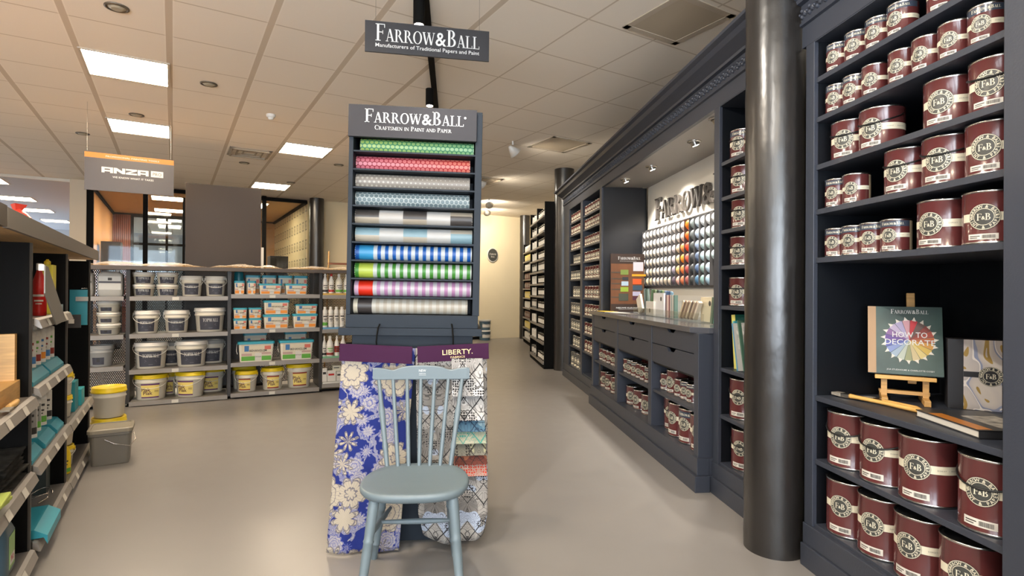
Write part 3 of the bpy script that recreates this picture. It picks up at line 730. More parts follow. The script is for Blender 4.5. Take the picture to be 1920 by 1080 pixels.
# ================================================================== paint tins
TS = {'small': (.053, .131), 'medium': (.083, .176), 'large': (.100, .243), 'pot': (.034, .075)}
def badge_mesh(R, zc, rb, a):
    # round emblem wrapped on the tin: cream ring, dark ring with lettering, dark centre with monogram
    b_ = MB(); n = 28
    def disc(r0, r1, m_, eps):
        vs = []; fs = []
        for r in (r0, r1):
            for i in range(n):
                t = 2*pi*i/n; x = r*cos(t); y = r*sin(t); th = a+x/R; vs.append(((R+eps)*sin(th), -(R+eps)*cos(th), zc+y))
        for i in range(n): fs.append((i, (i+1) % n, n+(i+1) % n, n+i) if r0 > r1 else (n+i, n+(i+1) % n, (i+1) % n, i))
        b_.add(vs, [f[::-1] for f in fs], m_, False)
    for q in range(5): disc(rb*max(.004, q/5), rb*(q+1)/5, 0, .0016)
    for k, (r0, r1) in enumerate(((.93, .97), (.60, .64))): disc(rb*r0, rb*r1, 1, .0022)
    def ring(txt, a_mid, flip):
        step = 14.5 if not flip else 16.5
        for i, ch in enumerate(txt):
            if ch == ' ': continue
            t = sans(ch, rb*.30, .012); off = (i-(len(txt)-1)/2)*step; ang = radians(a_mid-off if not flip else a_mid+off)
            rr = rb*(.68 if not flip else .89); out = []
            ro = ang-pi/2 if not flip else ang+pi/2
            for x, y in t[0]:
                px = x*cos(ro)-y*sin(ro)+rr*cos(ang); py = x*sin(ro)+y*cos(ro)+rr*sin(ang); th = a+px/R
                out.append(((R+.0023)*sin(th), -(R+.0023)*cos(th), zc+py))
            b_.add(out, t[1], 1, False)
    ring('FARROW & BALL', 90, False); ring('PAINT & PAPER', -90, True)
    f1, fs1 = serif('F', rb*.50); wrap(b_, ([(x-rb*.27, y) for x, y in f1], fs1), R, zc-rb*.25, a, .0024, 1)
    f1, fs1 = serif('B', rb*.50); wrap(b_, ([(x+rb*.25, y) for x, y in f1], fs1), R, zc-rb*.25, a, .0024, 1)
    f1, fs1 = sans('&', rb*.36, .01); wrap(b_, ([(x-rb*.01, y) for x, y in f1], fs1), R, zc-rb*.20, a, .0026, 1)
    return b_
def make_tin(size, body, strap=True, top=False, lid='lid_metal', back=False):
    R, H = TS[size]
    def mk():
        t = thing('paint_tin', 'tin', 'paint tin')
        bm = M(body); rim = .0035
        MB().lathe([(R-.002, 0), (R+.001, .001), (R+.001, .006), (R, .008), (R, H-.008), (R+.0012, H-.006), (R+.0012, H-.001), (R-.004, H), (R-.006, H-.006)], 48, mat=[1, 1, 1, 0, 1, 1, 1, 1], cap0=True, cap1=False).obj('body', [bm, M('steel')], t)
        l_ = MB(); l_.lathe([(R-.006, H-.006), (R-.012, H-.002), (R-.016, H-.007), (.001, H-.008)], 36, cap0=False, cap1=False); l_.obj('lid', M(lid), t)
        rb = {'small': .028, 'medium': .043, 'large': .047}[size]; zc = H*.50 if size != 'large' else H*.56
        badge_mesh(R, zc, rb, 0).obj('badge', [M('badge_dark'), M('cream_print')], t)
        hb = {'small': .017, 'medium': .027, 'large': .030}[size]; b_ = MB()
        patch(b_, R, -.85-(.2 if size == 'small' else 0), 1.95, zc-hb/2, zc+hb/2, .0006, 0, 26)
        wrap(b_, sans('DORSET  •  ENGLAND', hb*.22, 0, 1.3), R, zc-hb*.1, rb/R+.62, .0012, 1)
        b_.obj('name_band', [M('cream_print'), M('badge_dark')], t)
        b_ = MB(); w_ = R*.98; z0 = H*.085; h_ = H*.105
        patch(b_, R, -.55, .45, z0, z0+h_, .0006, 0, 12); x = -.05; rr = random.Random(3)
        while x < .36:
            s_ = rr.choice((.006, .010, .016)); patch(b_, R, x, x+s_, z0+h_*.2, z0+h_*.8, .0012, 1, 1); x += s_+rr.choice((.008, .012))
        patch(b_, R, -.48, -.12, z0+h_*.55, z0+h_*.68, .0013, 1, 4); patch(b_, R, -.48, -.2, z0+h_*.25, z0+h_*.36, .0013, 1, 4)
        b_.obj('barcode_label', [M('label_white'), M('ink')], t)
        if top:
            b_ = MB(); patch(b_, R, -1.6, 1.6, H*.76, H*.93, .0005, 0, 32); wrap(b_, serif('FARROW&BALL', H*.085, .76, 'FB'), R, H*.81, .25, .0014, 1)
            b_.obj('top_band', [M('tin_blue'), M('cream_print')], t)
        if back:
            b_ = MB(); patch(b_, R, 1.45, 2.1, H*.06, H*.93, .0011, 0, 8); b_.obj('text_panel', mat('label_tan', '#b3a184', .5), t)
        if strap:
            q = []; wdt = .0030 if size == 'small' else .0034
            for i in range(17):
                a = -pi/2+pi*i/16; z = H*.80-H*.20*cos(a)**.8 if abs(cos(a)) > 1e-6 else H*.80
                q.append(((R+.0022)*sin(a+.0), -(R+.0022)*cos(a)*(1.03), z))
            MB().tube(q, wdt, 6).obj('handle', M('black_plastic'), t)
            if size == 'large': pass
        return t
    return ('tin', size, body, strap, top, lid, back), mk
KW = {'small': 'small', 'medium': 'middle-sized', 'large': 'large'}
def face_rot(x, y, s):        # staff turned every tin so that its badge points towards the shop door
    va = atan2(-y, -x); return va + asin(s) + pi/2
def tin(size, x, y, z, label, group, s=-.45, body='maroon', strap=None, top=False, lid='lid_metal', back=False):
    if strap is None: strap = size != 'small'
    key, mk = make_tin(size, body, strap, top, lid, back)
    return place(key, mk, (x, y, z+.0008), face_rot(x, y, s), label, group)
NEAR = [  # shelf index, x front, [(size, y, options)]
 (8, 1.70, [('s', 2.372, 't'), ('s', 2.252, 't'), ('s', 2.129, 't'), ('s', 2.010, 't'), ('s', 1.823, '')]),
 (7, 1.70, [('s', 2.374, 't'), ('s', 2.262, 't'), ('s', 2.147, ''), ('s', 2.004, ''), ('s', 1.89, ''), ('s', 1.776, ''), ('s', 1.660, 't')]),
 (6, 1.71, [('m', 2.341, 'h'), ('m', 2.164, 'h'), ('s', 1.975, 'bk'), ('m', 1.835, ''), ('m', 1.653, 'h')]),
 (5, 1.70, [('s', 2.375, 't'), ('s', 2.260, 'b'), ('s', 2.128, 'k'), ('m', 2.010, 'h'), ('m', 1.831, 'h'), ('m', 1.655, '')]),
 (4, 1.70, [('s', 2.375, 't'), ('s', 2.265, 't'), ('s', 2.155, 't'), ('s', 2.040, 'tb'), ('m', 1.850, ''), ('m', 1.665, '')]),
 (1, 1.69, [('l', 2.325, 'h'), ('l', 2.120, 'h'), ('l', 1.916, 'd'), ('l', 1.661, 'h')]),
 (0, 1.69, [('l', 2.330, 'd'), ('l', 2.132, ''), ('l', 1.936, ''), ('l', 1.735, '')])]
SZ = {'s': 'small', 'm': 'medium', 'l': 'large'}
TS['large'] = (.096, .243)
def describe(k, opt, body='maroon'):
    q = {'s': 'small', 'm': 'mid-sized', 'l': 'large'}[k]; c = 'black' if 'k' in opt else body
    return q+' '+c+' tin'+(' with black strap' if 'h' in opt else ' with navy band' if 't' in opt else ' with dark lid' if 'd' in opt else '')
def opts(k, opt, body='maroon'):
    return dict(strap='h' in opt, top='t' in opt, body='tin_black' if 'k' in opt else body, lid='black_plastic' if 'd' in opt else 'lid_metal', back='b' in opt)
rn = {8: 'top', 7: 'second', 6: 'third', 5: 'fourth', 4: 'fifth', 1: 'knee-high', 0: 'bottom'}
for si, xf, items in NEAR:
    for i, (k, y, o) in enumerate(items):
        R = TS[SZ[k]][0]; x = xf+R+(.13 if 'k' in o else 0)
        tin(SZ[k], x, y, SH[si], '%s, %s, %s row, right-hand bookcase' % (describe(k, o), ORD[i], rn[si]), 'paint tins in the right-hand bookcase', s=-.42-.06*((i*7+si) % 3)+(.12 if i == len(items)-1 else 0), **opts(k, o))
# narrow bookcase
MID = [(7, [('m', 3.262, 'ht'), ('s', 3.10, 't'), ('m', 2.93, '')]), (6, [('m', 3.251, 'h'), ('m', 3.07, ''), ('m', 2.89, '')]), (5, [('m', 3.242, 'h'), ('m', 3.068, 'h'), ('m', 2.90, '')]), (4, [('m', 3.255, 'h'), ('m', 3.08, ''), ('m', 2.90, '')]), (3, [('m', 3.264, 'h'), ('m', 3.085, ''), ('m', 2.90, '')]), (1, [('l', 3.248, 'h'), ('l', 3.04, 'h')]), (0, [('l', 3.225, 'h'), ('l', 3.02, '')])]
mrn = {7: 'top', 6: 'second', 5: 'third', 4: 'fourth', 3: 'fifth', 1: 'lower', 0: 'lowest'}
for si, items in MID:
    for i, (k, y, o) in enumerate(items):
        if i == 2: continue
        tin(SZ[k], 1.70+TS[SZ[k]][0], y, SH[si], '%s, %s, %s tin shelf, narrow bookcase' % (describe(k, o), 'left one' if i == 0 else 'cut by column', mrn[si]), 'paint tins in the narrow bookcase', s=-.5 if i == 0 else -.2, **opts(k, o))
# counter shelves
CT = [('right bay upper shelf', .512, [('s', 4.251, ''), ('m', 4.112, ''), ('s', 3.970, ''), ('s', 3.861, 't'), ('s', 3.751, 't'), ('m', 3.611, 'h')], 1.635),
 ('right bay lower shelf', .216, [('l', 4.207, 'h'), ('l', 4.011, ''), ('l', 3.815, 't'), ('l', 3.619, '')], 1.61),
 ('middle bay upper shelf', .512, [('s', 5.17, ''), ('s', 5.055, 't'), ('s', 4.935, 't'), ('s', 4.815, ''), ('s', 4.695, ''), ('s', 4.575, 't'), ('s', 4.455, '')], 1.62),
 ('middle bay lower shelf', .216, [('m', 5.13, ''), ('m', 4.93, ''), ('m', 4.70, ''), ('m', 4.495, '')], 1.64),
 ('left bay upper shelf', .512, [('s', 6.10, ''), ('s', 5.95, ''), ('s', 5.80, ''), ('s', 5.64, ''), ('s', 5.50, '')], 1.63),
 ('left bay lower shelf', .216, [('m', 6.07, ''), ('m', 5.88, 'h'), ('m', 5.66, ''), ('m', 5.45, '')], 1.64)]
for nm, z, items, xf in CT:
    for i, (k, y, o) in enumerate(items):
        tin(SZ[k], xf+TS[SZ[k]][0]+(.044 if 'h' in o and k == 'l' else 0), y, z, '%s, %s, counter\'s %s' % (describe(k, o), ORD[i], nm), 'paint tins in the counter', s=-.55-.1*((i*5) % 3), **opts(k, o))
    if 'upper' in nm:
        for i, (k, y, o) in enumerate(items):
            tin('small', xf+.06+.055+.12, y, z, 'small maroon tin behind the front line, %s, counter\'s %s' % (ORD[i], nm), 'paint tins in the counter', s=-.5)
# far bookcase: small plain-built tins
def make_far(kind, body):
    R, H = {'s': (.045, .118), 'm': (.062, .15), 'l': (.066, .20)}[kind]
    def mk():
        t = thing('paint_tin', 'tin', 'paint tin'); bm = M(body)
        MB().lathe([(R, 0), (R+.001, .004), (R, .006), (R, H-.006), (R+.001, H-.004), (R-.002, H), (R-.006, H-.005), (.001, H-.006)], 18, mat=[1, 1, 0, 1, 1, 2, 2], cap1=False).obj('body', [bm, M('steel'), M('lid_metal')], t)
        b_ = MB(); rb = R*.55; zc = H*.5; n = 14
        for r, m_, e_ in ((rb, 0, .0012), (rb*.80, 1, .0020), (rb*.5, 0, .0028)):
            vs = [((R+e_)*sin(0), -(R+e_), zc)]+[((R+e_)*sin(r*cos(2*pi*i/n)/R), -(R+e_)*cos(r*cos(2*pi*i/n)/R), zc+r*sin(2*pi*i/n)) for i in range(n)]
            vs += [((R+e_)*sin(.5*r*cos(2*pi*i/n)/R), -(R+e_)*cos(.5*r*cos(2*pi*i/n)/R), zc+.5*r*sin(2*pi*i/n)) for i in range(n)]; b_.add(vs, [(0, n+i+1, n+(i+1) % n+1) for i in range(n)]+[(n+i+1, i+1, (i+1) % n+1, n+(i+1) % n+1) for i in range(n)], m_)
        b_.obj('badge', [M('cream_print'), M('badge_dark')], t)
        b_ = MB(); patch(b_, R, .5, 1.9, zc-H*.08, zc+H*.08, .0006, 0, 6); patch(b_, R, -.6, .3, H*.08, H*.2, .0006, 0, 4); b_.obj('name_band', [M('cream_print')], t); return t
    return ('far', kind, body), mk
FZ = [2.262, 2.084, 1.870, 1.668, 1.446, 1.198, .968, .735, .505, .214]
for side, (ya, yb) in (('left', (7.245, 7.955)), ('right', (6.27, 7.115))):
    for r_, z in enumerate(FZ):
        if side == 'right' and r_ == 9: continue
        kind = 's' if r_ < 4 else 'm' if r_ < 9 else 'l'
        if side == 'left' and r_ < 5: kind = 's'
        body = 'maroon' if (side == 'right' or r_ < 3) else 'tin_grey'
        R = {'s': .045, 'm': .062, 'l': .066}[kind]; n = int((yb-ya-.02)/(2*R+.012)); 
        if side == 'left' and r_ in (3, 5, 8): n -= 1
        pit = (yb-ya-.02)/max(n, 1) if side == 'right' or r_ not in (3, 5, 8) else 2*R+.014
        for i in range(n):
            key, mk = make_far(kind, body); y = ya+.01+pit*(i+.5) if pit > 2*R+.01 else ya+.01+R+pit*i
            place(key, mk, (1.685+R, y, z+.0008), face_rot(1.7, y, -.45-.1*(i % 2)), '%s tin, %s from the right, %s shelf down, %s bay, far bookcase' % ('grey' if body == 'tin_grey' else 'maroon', ['first', 'second', 'third', 'fourth', 'fifth', 'sixth', 'seventh', 'eighth'][i], ROWN[r_], side), 'tins in the far bookcase')
# ================================================================== letters and colour display in the niche
t = thing('wall_lettering', 'dark raised FARROW&BALL letters on the white niche wall', 'sign', (2.21, 4.85, 2.055))
L_ = fit(serif('FARROW&BALL', .235, .80, 'FB'), 2.02); cen = 0
for word, part in (('FARROW&BALL', 'letters'),):
    b_ = MB(); X = Matrix.Rotation(radians(-90), 4, 'Z'); flat(b_, L_, 0, 0, -.035, 0, X @ Matrix.Translation((0, 0, 0)), .025)
    b_.obj(part, M('letter_dark'), t)
def colour_display():
    y1, z0, z1 = 6.165, 1.345, 1.965; NC, NR = 17, 6; pit = .1055; dz = (z1-z0)/NR
    t = thing('colour_display', 'rack of rounded colour samples in rows under the dark letters', 'colour display', (2.205, y1-NC*pit, z0))
    b_ = MB(); Lw = NC*pit; b_.box(-.02, 0, -.02, Lw+.012, -.02, 0); b_.box(-.075, 0, -.02, 0, 0, z1-z0); b_.box(-.035, 0, -.02, Lw+.012, z1-z0, z1-z0+.012)
    for i in range(NC+1): b_.box(-.060, 0, i*pit-.003, i*pit+.003, 0, z1-z0)
    b_.box(-.006, 0, 0, Lw, 0, z1-z0); b_.obj('rack', mat('rack_dark', '#4c4a4a', .4), t)
    cols = [['#d8d6d2', '#d6d4d0', '#d2d0ce', '#d2d0cd', '#d3d2cf', '#cfd0c2'], ['#d8d6d0', '#d6d3cc', '#d4d0c7', '#d2cdc0', '#d6d2c6', '#ddd6b4'], ['#d9d6cf', '#d6d2ca', '#d0cabe', '#cdc6b5', '#bfb7a0', '#b3aa90'],
     ['#dad8d2', '#d8d4cc', '#d5d0c6', '#d3ccc0', '#cfc8bc', '#cfc6bd'], ['#dad8d4', '#d8d5cf', '#d6d2cb', '#d4cfc5', '#d1cabf', '#cbc1b2'], ['#dcdad6', '#dad7d2', '#d6d3ce', '#d2cec6', '#cdc8be', '#b9afa4'], ['#dad8d4', '#d8d6d1', '#d4d1ca', '#cfcbc3', '#c8c2b8', '#b8ab98'],
     ['#dbd9d6', '#d9d5d0', '#d8d0cc', '#d6cfcb', '#d0c8c4', '#c4b6a6'], ['#dddad6', '#dcd7d3', '#c9bfc4', '#d2c8cf', '#9d92a2', '#5a4e5c'], ['#e0dcd6', '#e2d6d0', '#e0c8ae', '#ddc89a', '#e4b878', '#d8a294'], ['#e0cfc8', '#dfc0b4', '#dd8e50', '#e08e30', '#e07a44', '#c8714e'],
     ['#e0791c', '#e0601c', '#d84426', '#cc5a4a', '#a84a48', '#8a4a46'], ['#8d9a9a', '#6a7072', '#4a5052', '#46484c', '#3c4044', '#34383a'], ['#b9c6d0', '#a2b2c8', '#8c9cb8', '#5c6c88', '#54698c', '#466a88'], ['#cfd6dc', '#c0ced8', '#a8bcc0', '#a8c2cc', '#8fa6a4', '#7b9a98'], ['#d4d8da', '#ccd8d8', '#b8ccc8', '#b0c4c8', '#a8bccc', '#92aec0'], ['#d4d8da', '#ccd8d8', '#b8ccc8', '#b0c4c8', '#a8bccc', '#92aec0']]
    for c in range(NC):
        for r_ in range(NR):
            if c*NR+r_ >= 100: break
            b_ = MB(); zc = (NR-1-r_)*dz; hw = pit/2-.007; H_ = dz-.003
            secs = []
            for k in range(9):
                a = k/8; zz = zc+.002+H_*a; q = sqrt(max(0, 1-(2*max(a, .0)-1)**2*.96)) if a > .5 else min(1, sqrt(max(0.04, 1-(1-a/.5)**2*.8)))
                secs.append([(-.004-.066*q*sin(pi*j/8), hw*cos(pi*j/8)*(.75+.25*q), zz) for j in range(9)])
            b_.loft(secs, 0, True, True, True, None, False)
            o = b_.obj('colour_sample', mat('sample_'+cols[c][r_][1:], cols[c][r_], .45), t, (0, Lw-(c+.5)*pit, 0))
            if c < 17 and r_ >= 0: 
                pass
    return t
colour_display()
# poster
def poster():
    t = thing('poster', 'brown FARROW&BALL poster of paint brushes standing on the counter', 'poster', (1.740, 6.03, 1.059), 0)
    w_, h_ = .382, .645
    MB().box(0, w_, 0, .012, 0, h_).obj('board', [mat('poster_brown', '#6a4227', .5, noise=.25, nscale=4)], t)
    b_ = MB(); b_.box(0, w_, -.001, 0, h_-.11, h_); b_.obj('dark_band', mat('poster_dark', '#33241c', .5), t); b_ = MB(); b_.box(0, w_, -.001, 0, 0, .085); b_.obj('dark_band', M('poster_dark'), t)
    b_ = MB(); flat(b_, fit(serif('FARROW&BALL', .034, .8, 'FB'), .26), w_/2+.02, h_-.065, -.002); flat(b_, fit(sans('NIEUWE KLEUREN', .02, .02), .26), w_/2, .035, -.002); b_.box(.09, w_-.05, -.002, -.0015, .024, .026); b_.box(.10, w_-.09, -.002, -.0015, h_-.083, h_-.081); b_.obj('lettering', M('letter_silver'), t)
    rows = [('#6d7f3a', .62, .09, .24, 0), ('#2c2f33', .69, .09, .22, 0), ('#9fb4c4', .60, .09, .23, 0), ('#87a032', .50, .09, .24, 0), ('#3f4438', .36, .09, .24, 0)]
    brs = [('#b9b6be', .78, .255, .37, .05), ('#c98f1c', .63, .24, .40, .012), ('#c4501c', .52, .25, .35, .030), ('#2f4454', .41, .25, .36, .028), ('#a5a3bb', .31, .25, .34, .024), ('#4a2436', .23, .25, .35, .02)]
    for c_, fz, x0, x1, hh in [('#6d7f3a', .68, .11, .20, .028), ('#2c2f33', .57, .13, .20, .018), ('#9fb4c4', .485, .12, .20, .024), ('#87a032', .385, .11, .20, .026), ('#3f4438', .25, .09, .20, .040)]+[(c_, fz, x0, x1, hh) for c_, fz, x0, x1, hh in brs]:
        z = h_*fz; b_ = MB(); b_.box(x0, x1, -.0025, -.001, z-hh, z+hh); b_.obj('brush_picture', mat('pic_'+c_[1:], c_, .6), t)
        b_ = MB()
        if x0 < .2: b_.box(.004, x0, -.002, -.001, z-.007, z+.005)
        else: b_.box(x1, w_-.004, -.002, -.001, z-.006, z+.006) if x1 < w_-.01 else b_.box(x0-.01, x0, -.002, -.001, z-.006, z+.006)
        b_.obj('handle_picture', mat('pic_handle', '#4a4034', .5), t)
poster()
# leaflets and colour cards
for k, (x, y, r, c_, lb) in enumerate(((1.70, 6.02, .1, '#d8b43a', 'yellow leaflet lying at the far left end of the counter'), (1.72, 5.72, .25, '#c8c4bc', 'pale grey leaflet lying flat on the counter before the poster'), (1.74, 5.36, .1, '#5a5450', 'dark leaflet lying flat on the counter near the card stand'))):
    o = MB().box(-.07, .07, -.14, .14, 0, .004).obj('leaflet', mat('leaf_'+c_[1:], c_, .5), None, (x, y, 1.059), (0, 0, r)); tag(o, lb, 'leaflet')
def card_stand():
    t = thing('card_holder', 'clear acrylic holder of colour cards on the counter', 'card holder', (1.88, 4.62, 1.059))
    b_ = MB(); b_.box(-.085, -.081, -.78, .80, 0, .07); b_.box(.055, .059, -.78, .80, 0, .15); b_.box(-.085, .059, -.78, .80, 0, .004)
    for y in (-.78, .796): b_.box(-.085, .059, y, y+.004, 0, .13)
    b_.obj('acrylic_tray', M('acrylic'), t)
card_stand()
def card(name, x, y, z, w_, h_, th, col, lb, lean=0, badge=False, grp=None, rz=-90):
    t = thing(name, lb, 'colour card', (x, y, z), radians(rz), grp); t.rotation_euler = (0, radians(lean), radians(rz))
    MB().box(-w_/2, w_/2, 0, th, 0, h_).obj('card', mat('card_'+col[1:], col, .5), t)
    if badge:
        b_ = MB(); b_.lathe([(.02, 0), (.001, .0005)], 18, X=Matrix.Translation((w_*.25 if badge == 2 else 0, -.0006, h_*.75 if badge == 2 else h_*.35)) @ Matrix.Rotation(radians(90), 4, 'X')); b_.obj('badge', M('badge_dark'), t)
    return t
zt = 1.064
card('colour_card', 1.815, 5.26, 1.094, .12, .16, .02, '#d9d3c4', 'cream folded card at the left end of the card holder', lean=-28)
card('colour_card', 1.825, 5.03, 1.064, .20, .13, .02, '#d4cec4', 'cream booklet with dark emblem at the front of the card holder', badge=1)
card('colour_card', 1.845, 4.86, 1.064, .25, .21, .015, '#dbd9d8', 'white booklet with round emblem behind the cream booklet', badge=2)
stripe = ['#7c8c90', '#41615c', '#8aa09a', '#4f7558', '#39502f', '#93a98c', '#2e4438', '#6d7d84', '#3c6a50', '#9cb07f', '#7d91b0', '#38618f', '#28507c', '#7ea6c0']
for i, c_ in enumerate(stripe):
    card('colour_card', 1.90, 5.36-i*.048, 1.071, .046, .245-.002*i, .008, c_, '%s strip card in the back row of the card holder, %s' % (['grey', 'dark teal', 'pale teal', 'green', 'dark green', 'sage', 'blackish green', 'slate', 'emerald', 'light green', 'pale blue', 'blue', 'deep blue', 'sky blue'][i], ['first', 'second', 'third', 'fourth', 'fifth', 'sixth', 'seventh', 'eighth', 'ninth', 'tenth', 'eleventh', 'twelfth', 'thirteenth', 'last'][i]), lean=-8 if i < 3 else 12, grp='strip cards in the back row')
for i, c_ in enumerate(['#6a4b54', '#cfc0b4', '#d8b5ae', '#7a3f44', '#b9b6b0', '#98a29e', '#c6bfb6', '#587068']):
    card('colour_card', 1.835, 4.655-i*.025, 1.064, .022, .195, .03, c_, '%s upright swatch card beside the white booklet, %s' % (['plum', 'beige', 'pink', 'wine', 'light grey', 'grey green', 'stone', 'dark green'][i], ORD[i]), grp='upright swatch cards')
for i, c_ in enumerate(['#c9b89a', '#6f5a4c', '#a8957e', '#7c6656', '#cdbfa6', '#5d4f48', '#b5a48c', '#857263', '#d0c5b2']):
    card('colour_card', 1.84, 4.39-i*.034, 1.078, .024, .165, .03, c_, '%s slanting swatch card, right part of the card holder, %s' % (['sand', 'brown', 'taupe', 'mid brown', 'cream', 'umber', 'khaki', 'grey brown', 'ivory'][i], ORD[i]), lean=36, grp='slanting swatch cards')
card('colour_card', 1.89, 3.99, 1.064, .20, .185, .02, '#d8ccae', 'cream card with round emblem right of the slanting cards', badge=2)
card('colour_card', 1.83, 3.80, 1.064, .03, .19, .06, '#5f6f5c', 'olive folder leaning beside the narrow bookcase', lean=10)
card('colour_card', 1.83, 3.75, 1.064, .03, .18, .06, '#4f9a84', 'green folder leaning beside the narrow bookcase', lean=12)
# ================================================================== wallpaper stand
TZ = 2.86; sx = -.205
def paper_roll(i, x0, x1, z, matname, nm, r=.0405):
    t = thing('wallpaper_roll', nm, 'wallpaper roll', (x0, TZ+.095, z+r+.0008-.013*(x0-sx)), 0, 'wallpaper rolls in the stand'); t.rotation_euler = (0, .013, 0)
    b_ = MB(); n = 28; L_ = x1-x0; k = 12; vs = []; uvs = []; fs = []
    for j in range(k+1):
        for a in range(n+1):
            th = -pi+2*pi*a/n; vs.append((L_*j/k, r*sin(th-pi/2)*1, r*cos(th-pi/2))); uvs.append((L_*j/k, r*2*pi*a/n))
    for j in range(k):
        for a in range(n): fs.append((j*(n+1)+a, (j+1)*(n+1)+a, (j+1)*(n+1)+a+1, j*(n+1)+a+1))
    b_.add(vs, fs, 0, True, None, uvs); b_.obj('paper', [M(matname)], t)
    for xx, d in ((0.0, 1), (L_, -1)):
        c_ = MB()
        X = Matrix.Translation((xx, 0, 0)) @ Matrix.Rotation(radians(90*d), 4, 'Y')
        for q in range(4): c_.lathe([(r*(1-.22*q), .0), (r*(1-.22*q), .004), (r*(1-.22*q)-.004, .004), (r*(1-.22*q)-.004, .0)], 20, cap0=False, cap1=False, X=X)
        c_.obj('rolled_end', mat('paper_edge', '#c9c2b4', .7), t)
    return t
ST = thing('wallpaper_stand', 'tall dark blue display stand with ten wallpaper rolls behind the chair', 'display stand', (sx, TZ, .012)); ST.rotation_euler = (0, .013, 0)
def sbox(nm, x0, x1, y0, y1, z0, z1, m, bev=.002): return MB().box(x0-sx, x1-sx, y0, y1, z0-.012, z1-.012).obj(nm, m, ST, bevel=bev)
XL, XR = -.555, .115
sbox('plinth', XL+.03, XR-.03, .02, .56, .0125, 1.06, M('navy_paint'))
sbox('ledge', XL-.03, XR+.015, -.025, .6, 1.062, 1.100, M('navy_paint'))
sbox('lower_panel', XL, XR-.005, .0, .26, 1.10, 1.165, M('navy_paint'))
sbox('side_panel', XL, XL+.022, 0, .26, 1.165, 2.205, M('navy_paint'))
sbox('side_panel', XR-.035, XR, 0, .26, 1.165, 2.205, M('navy_paint'))
sbox('back_panel', XL+.022, XR-.035, .25, .262, 1.165, 2.205, mat('navy_dark', '#1f2730', .6))
sbox('top_panel', XL, XR, .02, .26, 2.205, 2.222, M('navy_paint'))
sbox('header', XL-.003, XR-.03, -.014, .012, 2.060, 2.222, M('header_grey'))
zs = [1.166+.0922*(9-k) for k in range(10)]
for z in zs[:-1]: sbox('shelf', XL+.022, XR-.035, .004, .25, z-.008, z, M('navy_paint'), 0)
xm = (XL+XR)/2-sx-.01
b_ = MB(); flat(b_, fit(serif('FARROW&BALL', .068, .78, 'FB'), .495), xm, 2.121, -.0155); b_.obj('lettering', M('letter_silver'), ST)
b_ = MB(); flat(b_, fit(serif('Craftsmen in Paint and Paper', .022, .76, 'CPIA'), .385), xm-.005, 2.086, -.0155); b_.obj('small_lettering', M('letter_silver'), ST)
b_ = MB(); b_.lathe([(.006, 0), (.006, .001)], 12, cap0=True, X=Matrix.Translation((xm+.255, -.0155, 2.165)) @ Matrix.Rotation(radians(90), 4, 'X')); b_.obj('registered_mark', M('letter_silver'), ST)
RN = [('paper_green', 'green wallpaper roll with a honeycomb of yellow-green dots, topmost', .02, 0), ('paper_red', 'pink and red dotted wallpaper roll, second from the top', .0, .018), ('paper_taupe', 'taupe wallpaper roll with small fading cream dots', .0, .018), ('paper_grey', 'pale wallpaper roll with grey hexagon dots', .0, .018),
      ('paper_check_dark', 'wallpaper roll with large black, white and beige blocks', .0, .0), ('paper_check_blue', 'wallpaper roll with pale blue, white and beige blocks', .003, 0), ('paper_blue_stripe', 'blue and white striped wallpaper roll with a turquoise band', .003, 0),
      ('paper_green_stripe', 'green and white striped wallpaper roll with a lime band', .003, 0), ('paper_pink_stripe', 'pink and white striped wallpaper roll with a red band', .003, 0), ('paper_beige_stripe', 'beige and cream striped wallpaper roll with a black band, lowest', -.012, .018)]
for k, (mn_, lb, a, b2) in enumerate(RN):
    z = zs[k]; dx = .013*(z-.012)
    o = paper_roll(k, XL+.026+dx+max(a, 0), XR-.04+dx-b2, z, mn_, lb)
# fabric header cards and hanging lengths of cloth
def header_card(x0, x1, z0, z1, tilt, yw, label, text):
    w_ = x1-x0; t = thing('fabric_header', label, 'fabric sample header', ((x0+x1)/2, 2.800, z1-.02)); t.rotation_euler = (0, radians(tilt), radians(yw))
    MB().box(-w_/2, w_/2, -.004, .004, z0-z1, 0).obj('card', M('purple_card'), t, bevel=.0015)
    h_ = MB(); h_.tube([(0, .012, -.01), (0, .0, .015), (0, .004, .045), (0, .022, .085), (0, .05, .100)], .004, 8)
    h_.obj('hook', M('black_metal'), t)
    if text:
        b_ = MB(); flat(b_, fit(sans('LIBERTY.', .036, .006), .152), .020, -.048, -.0055); flat(b_, fit(sans('FABRICS', .014, .004), .072), .02, -.066, -.0055); b_.obj('lettering', M('gold_text'), t)
header_card(-.562, -.199, .955, 1.040, 2.0, -8, 'plain purple header card holding the blue floral cloth, left of the pair', False)
header_card(-.180, .178, .960, 1.040, -2.0, 6, 'purple header card lettered LIBERTY FABRICS, right of the pair', True)
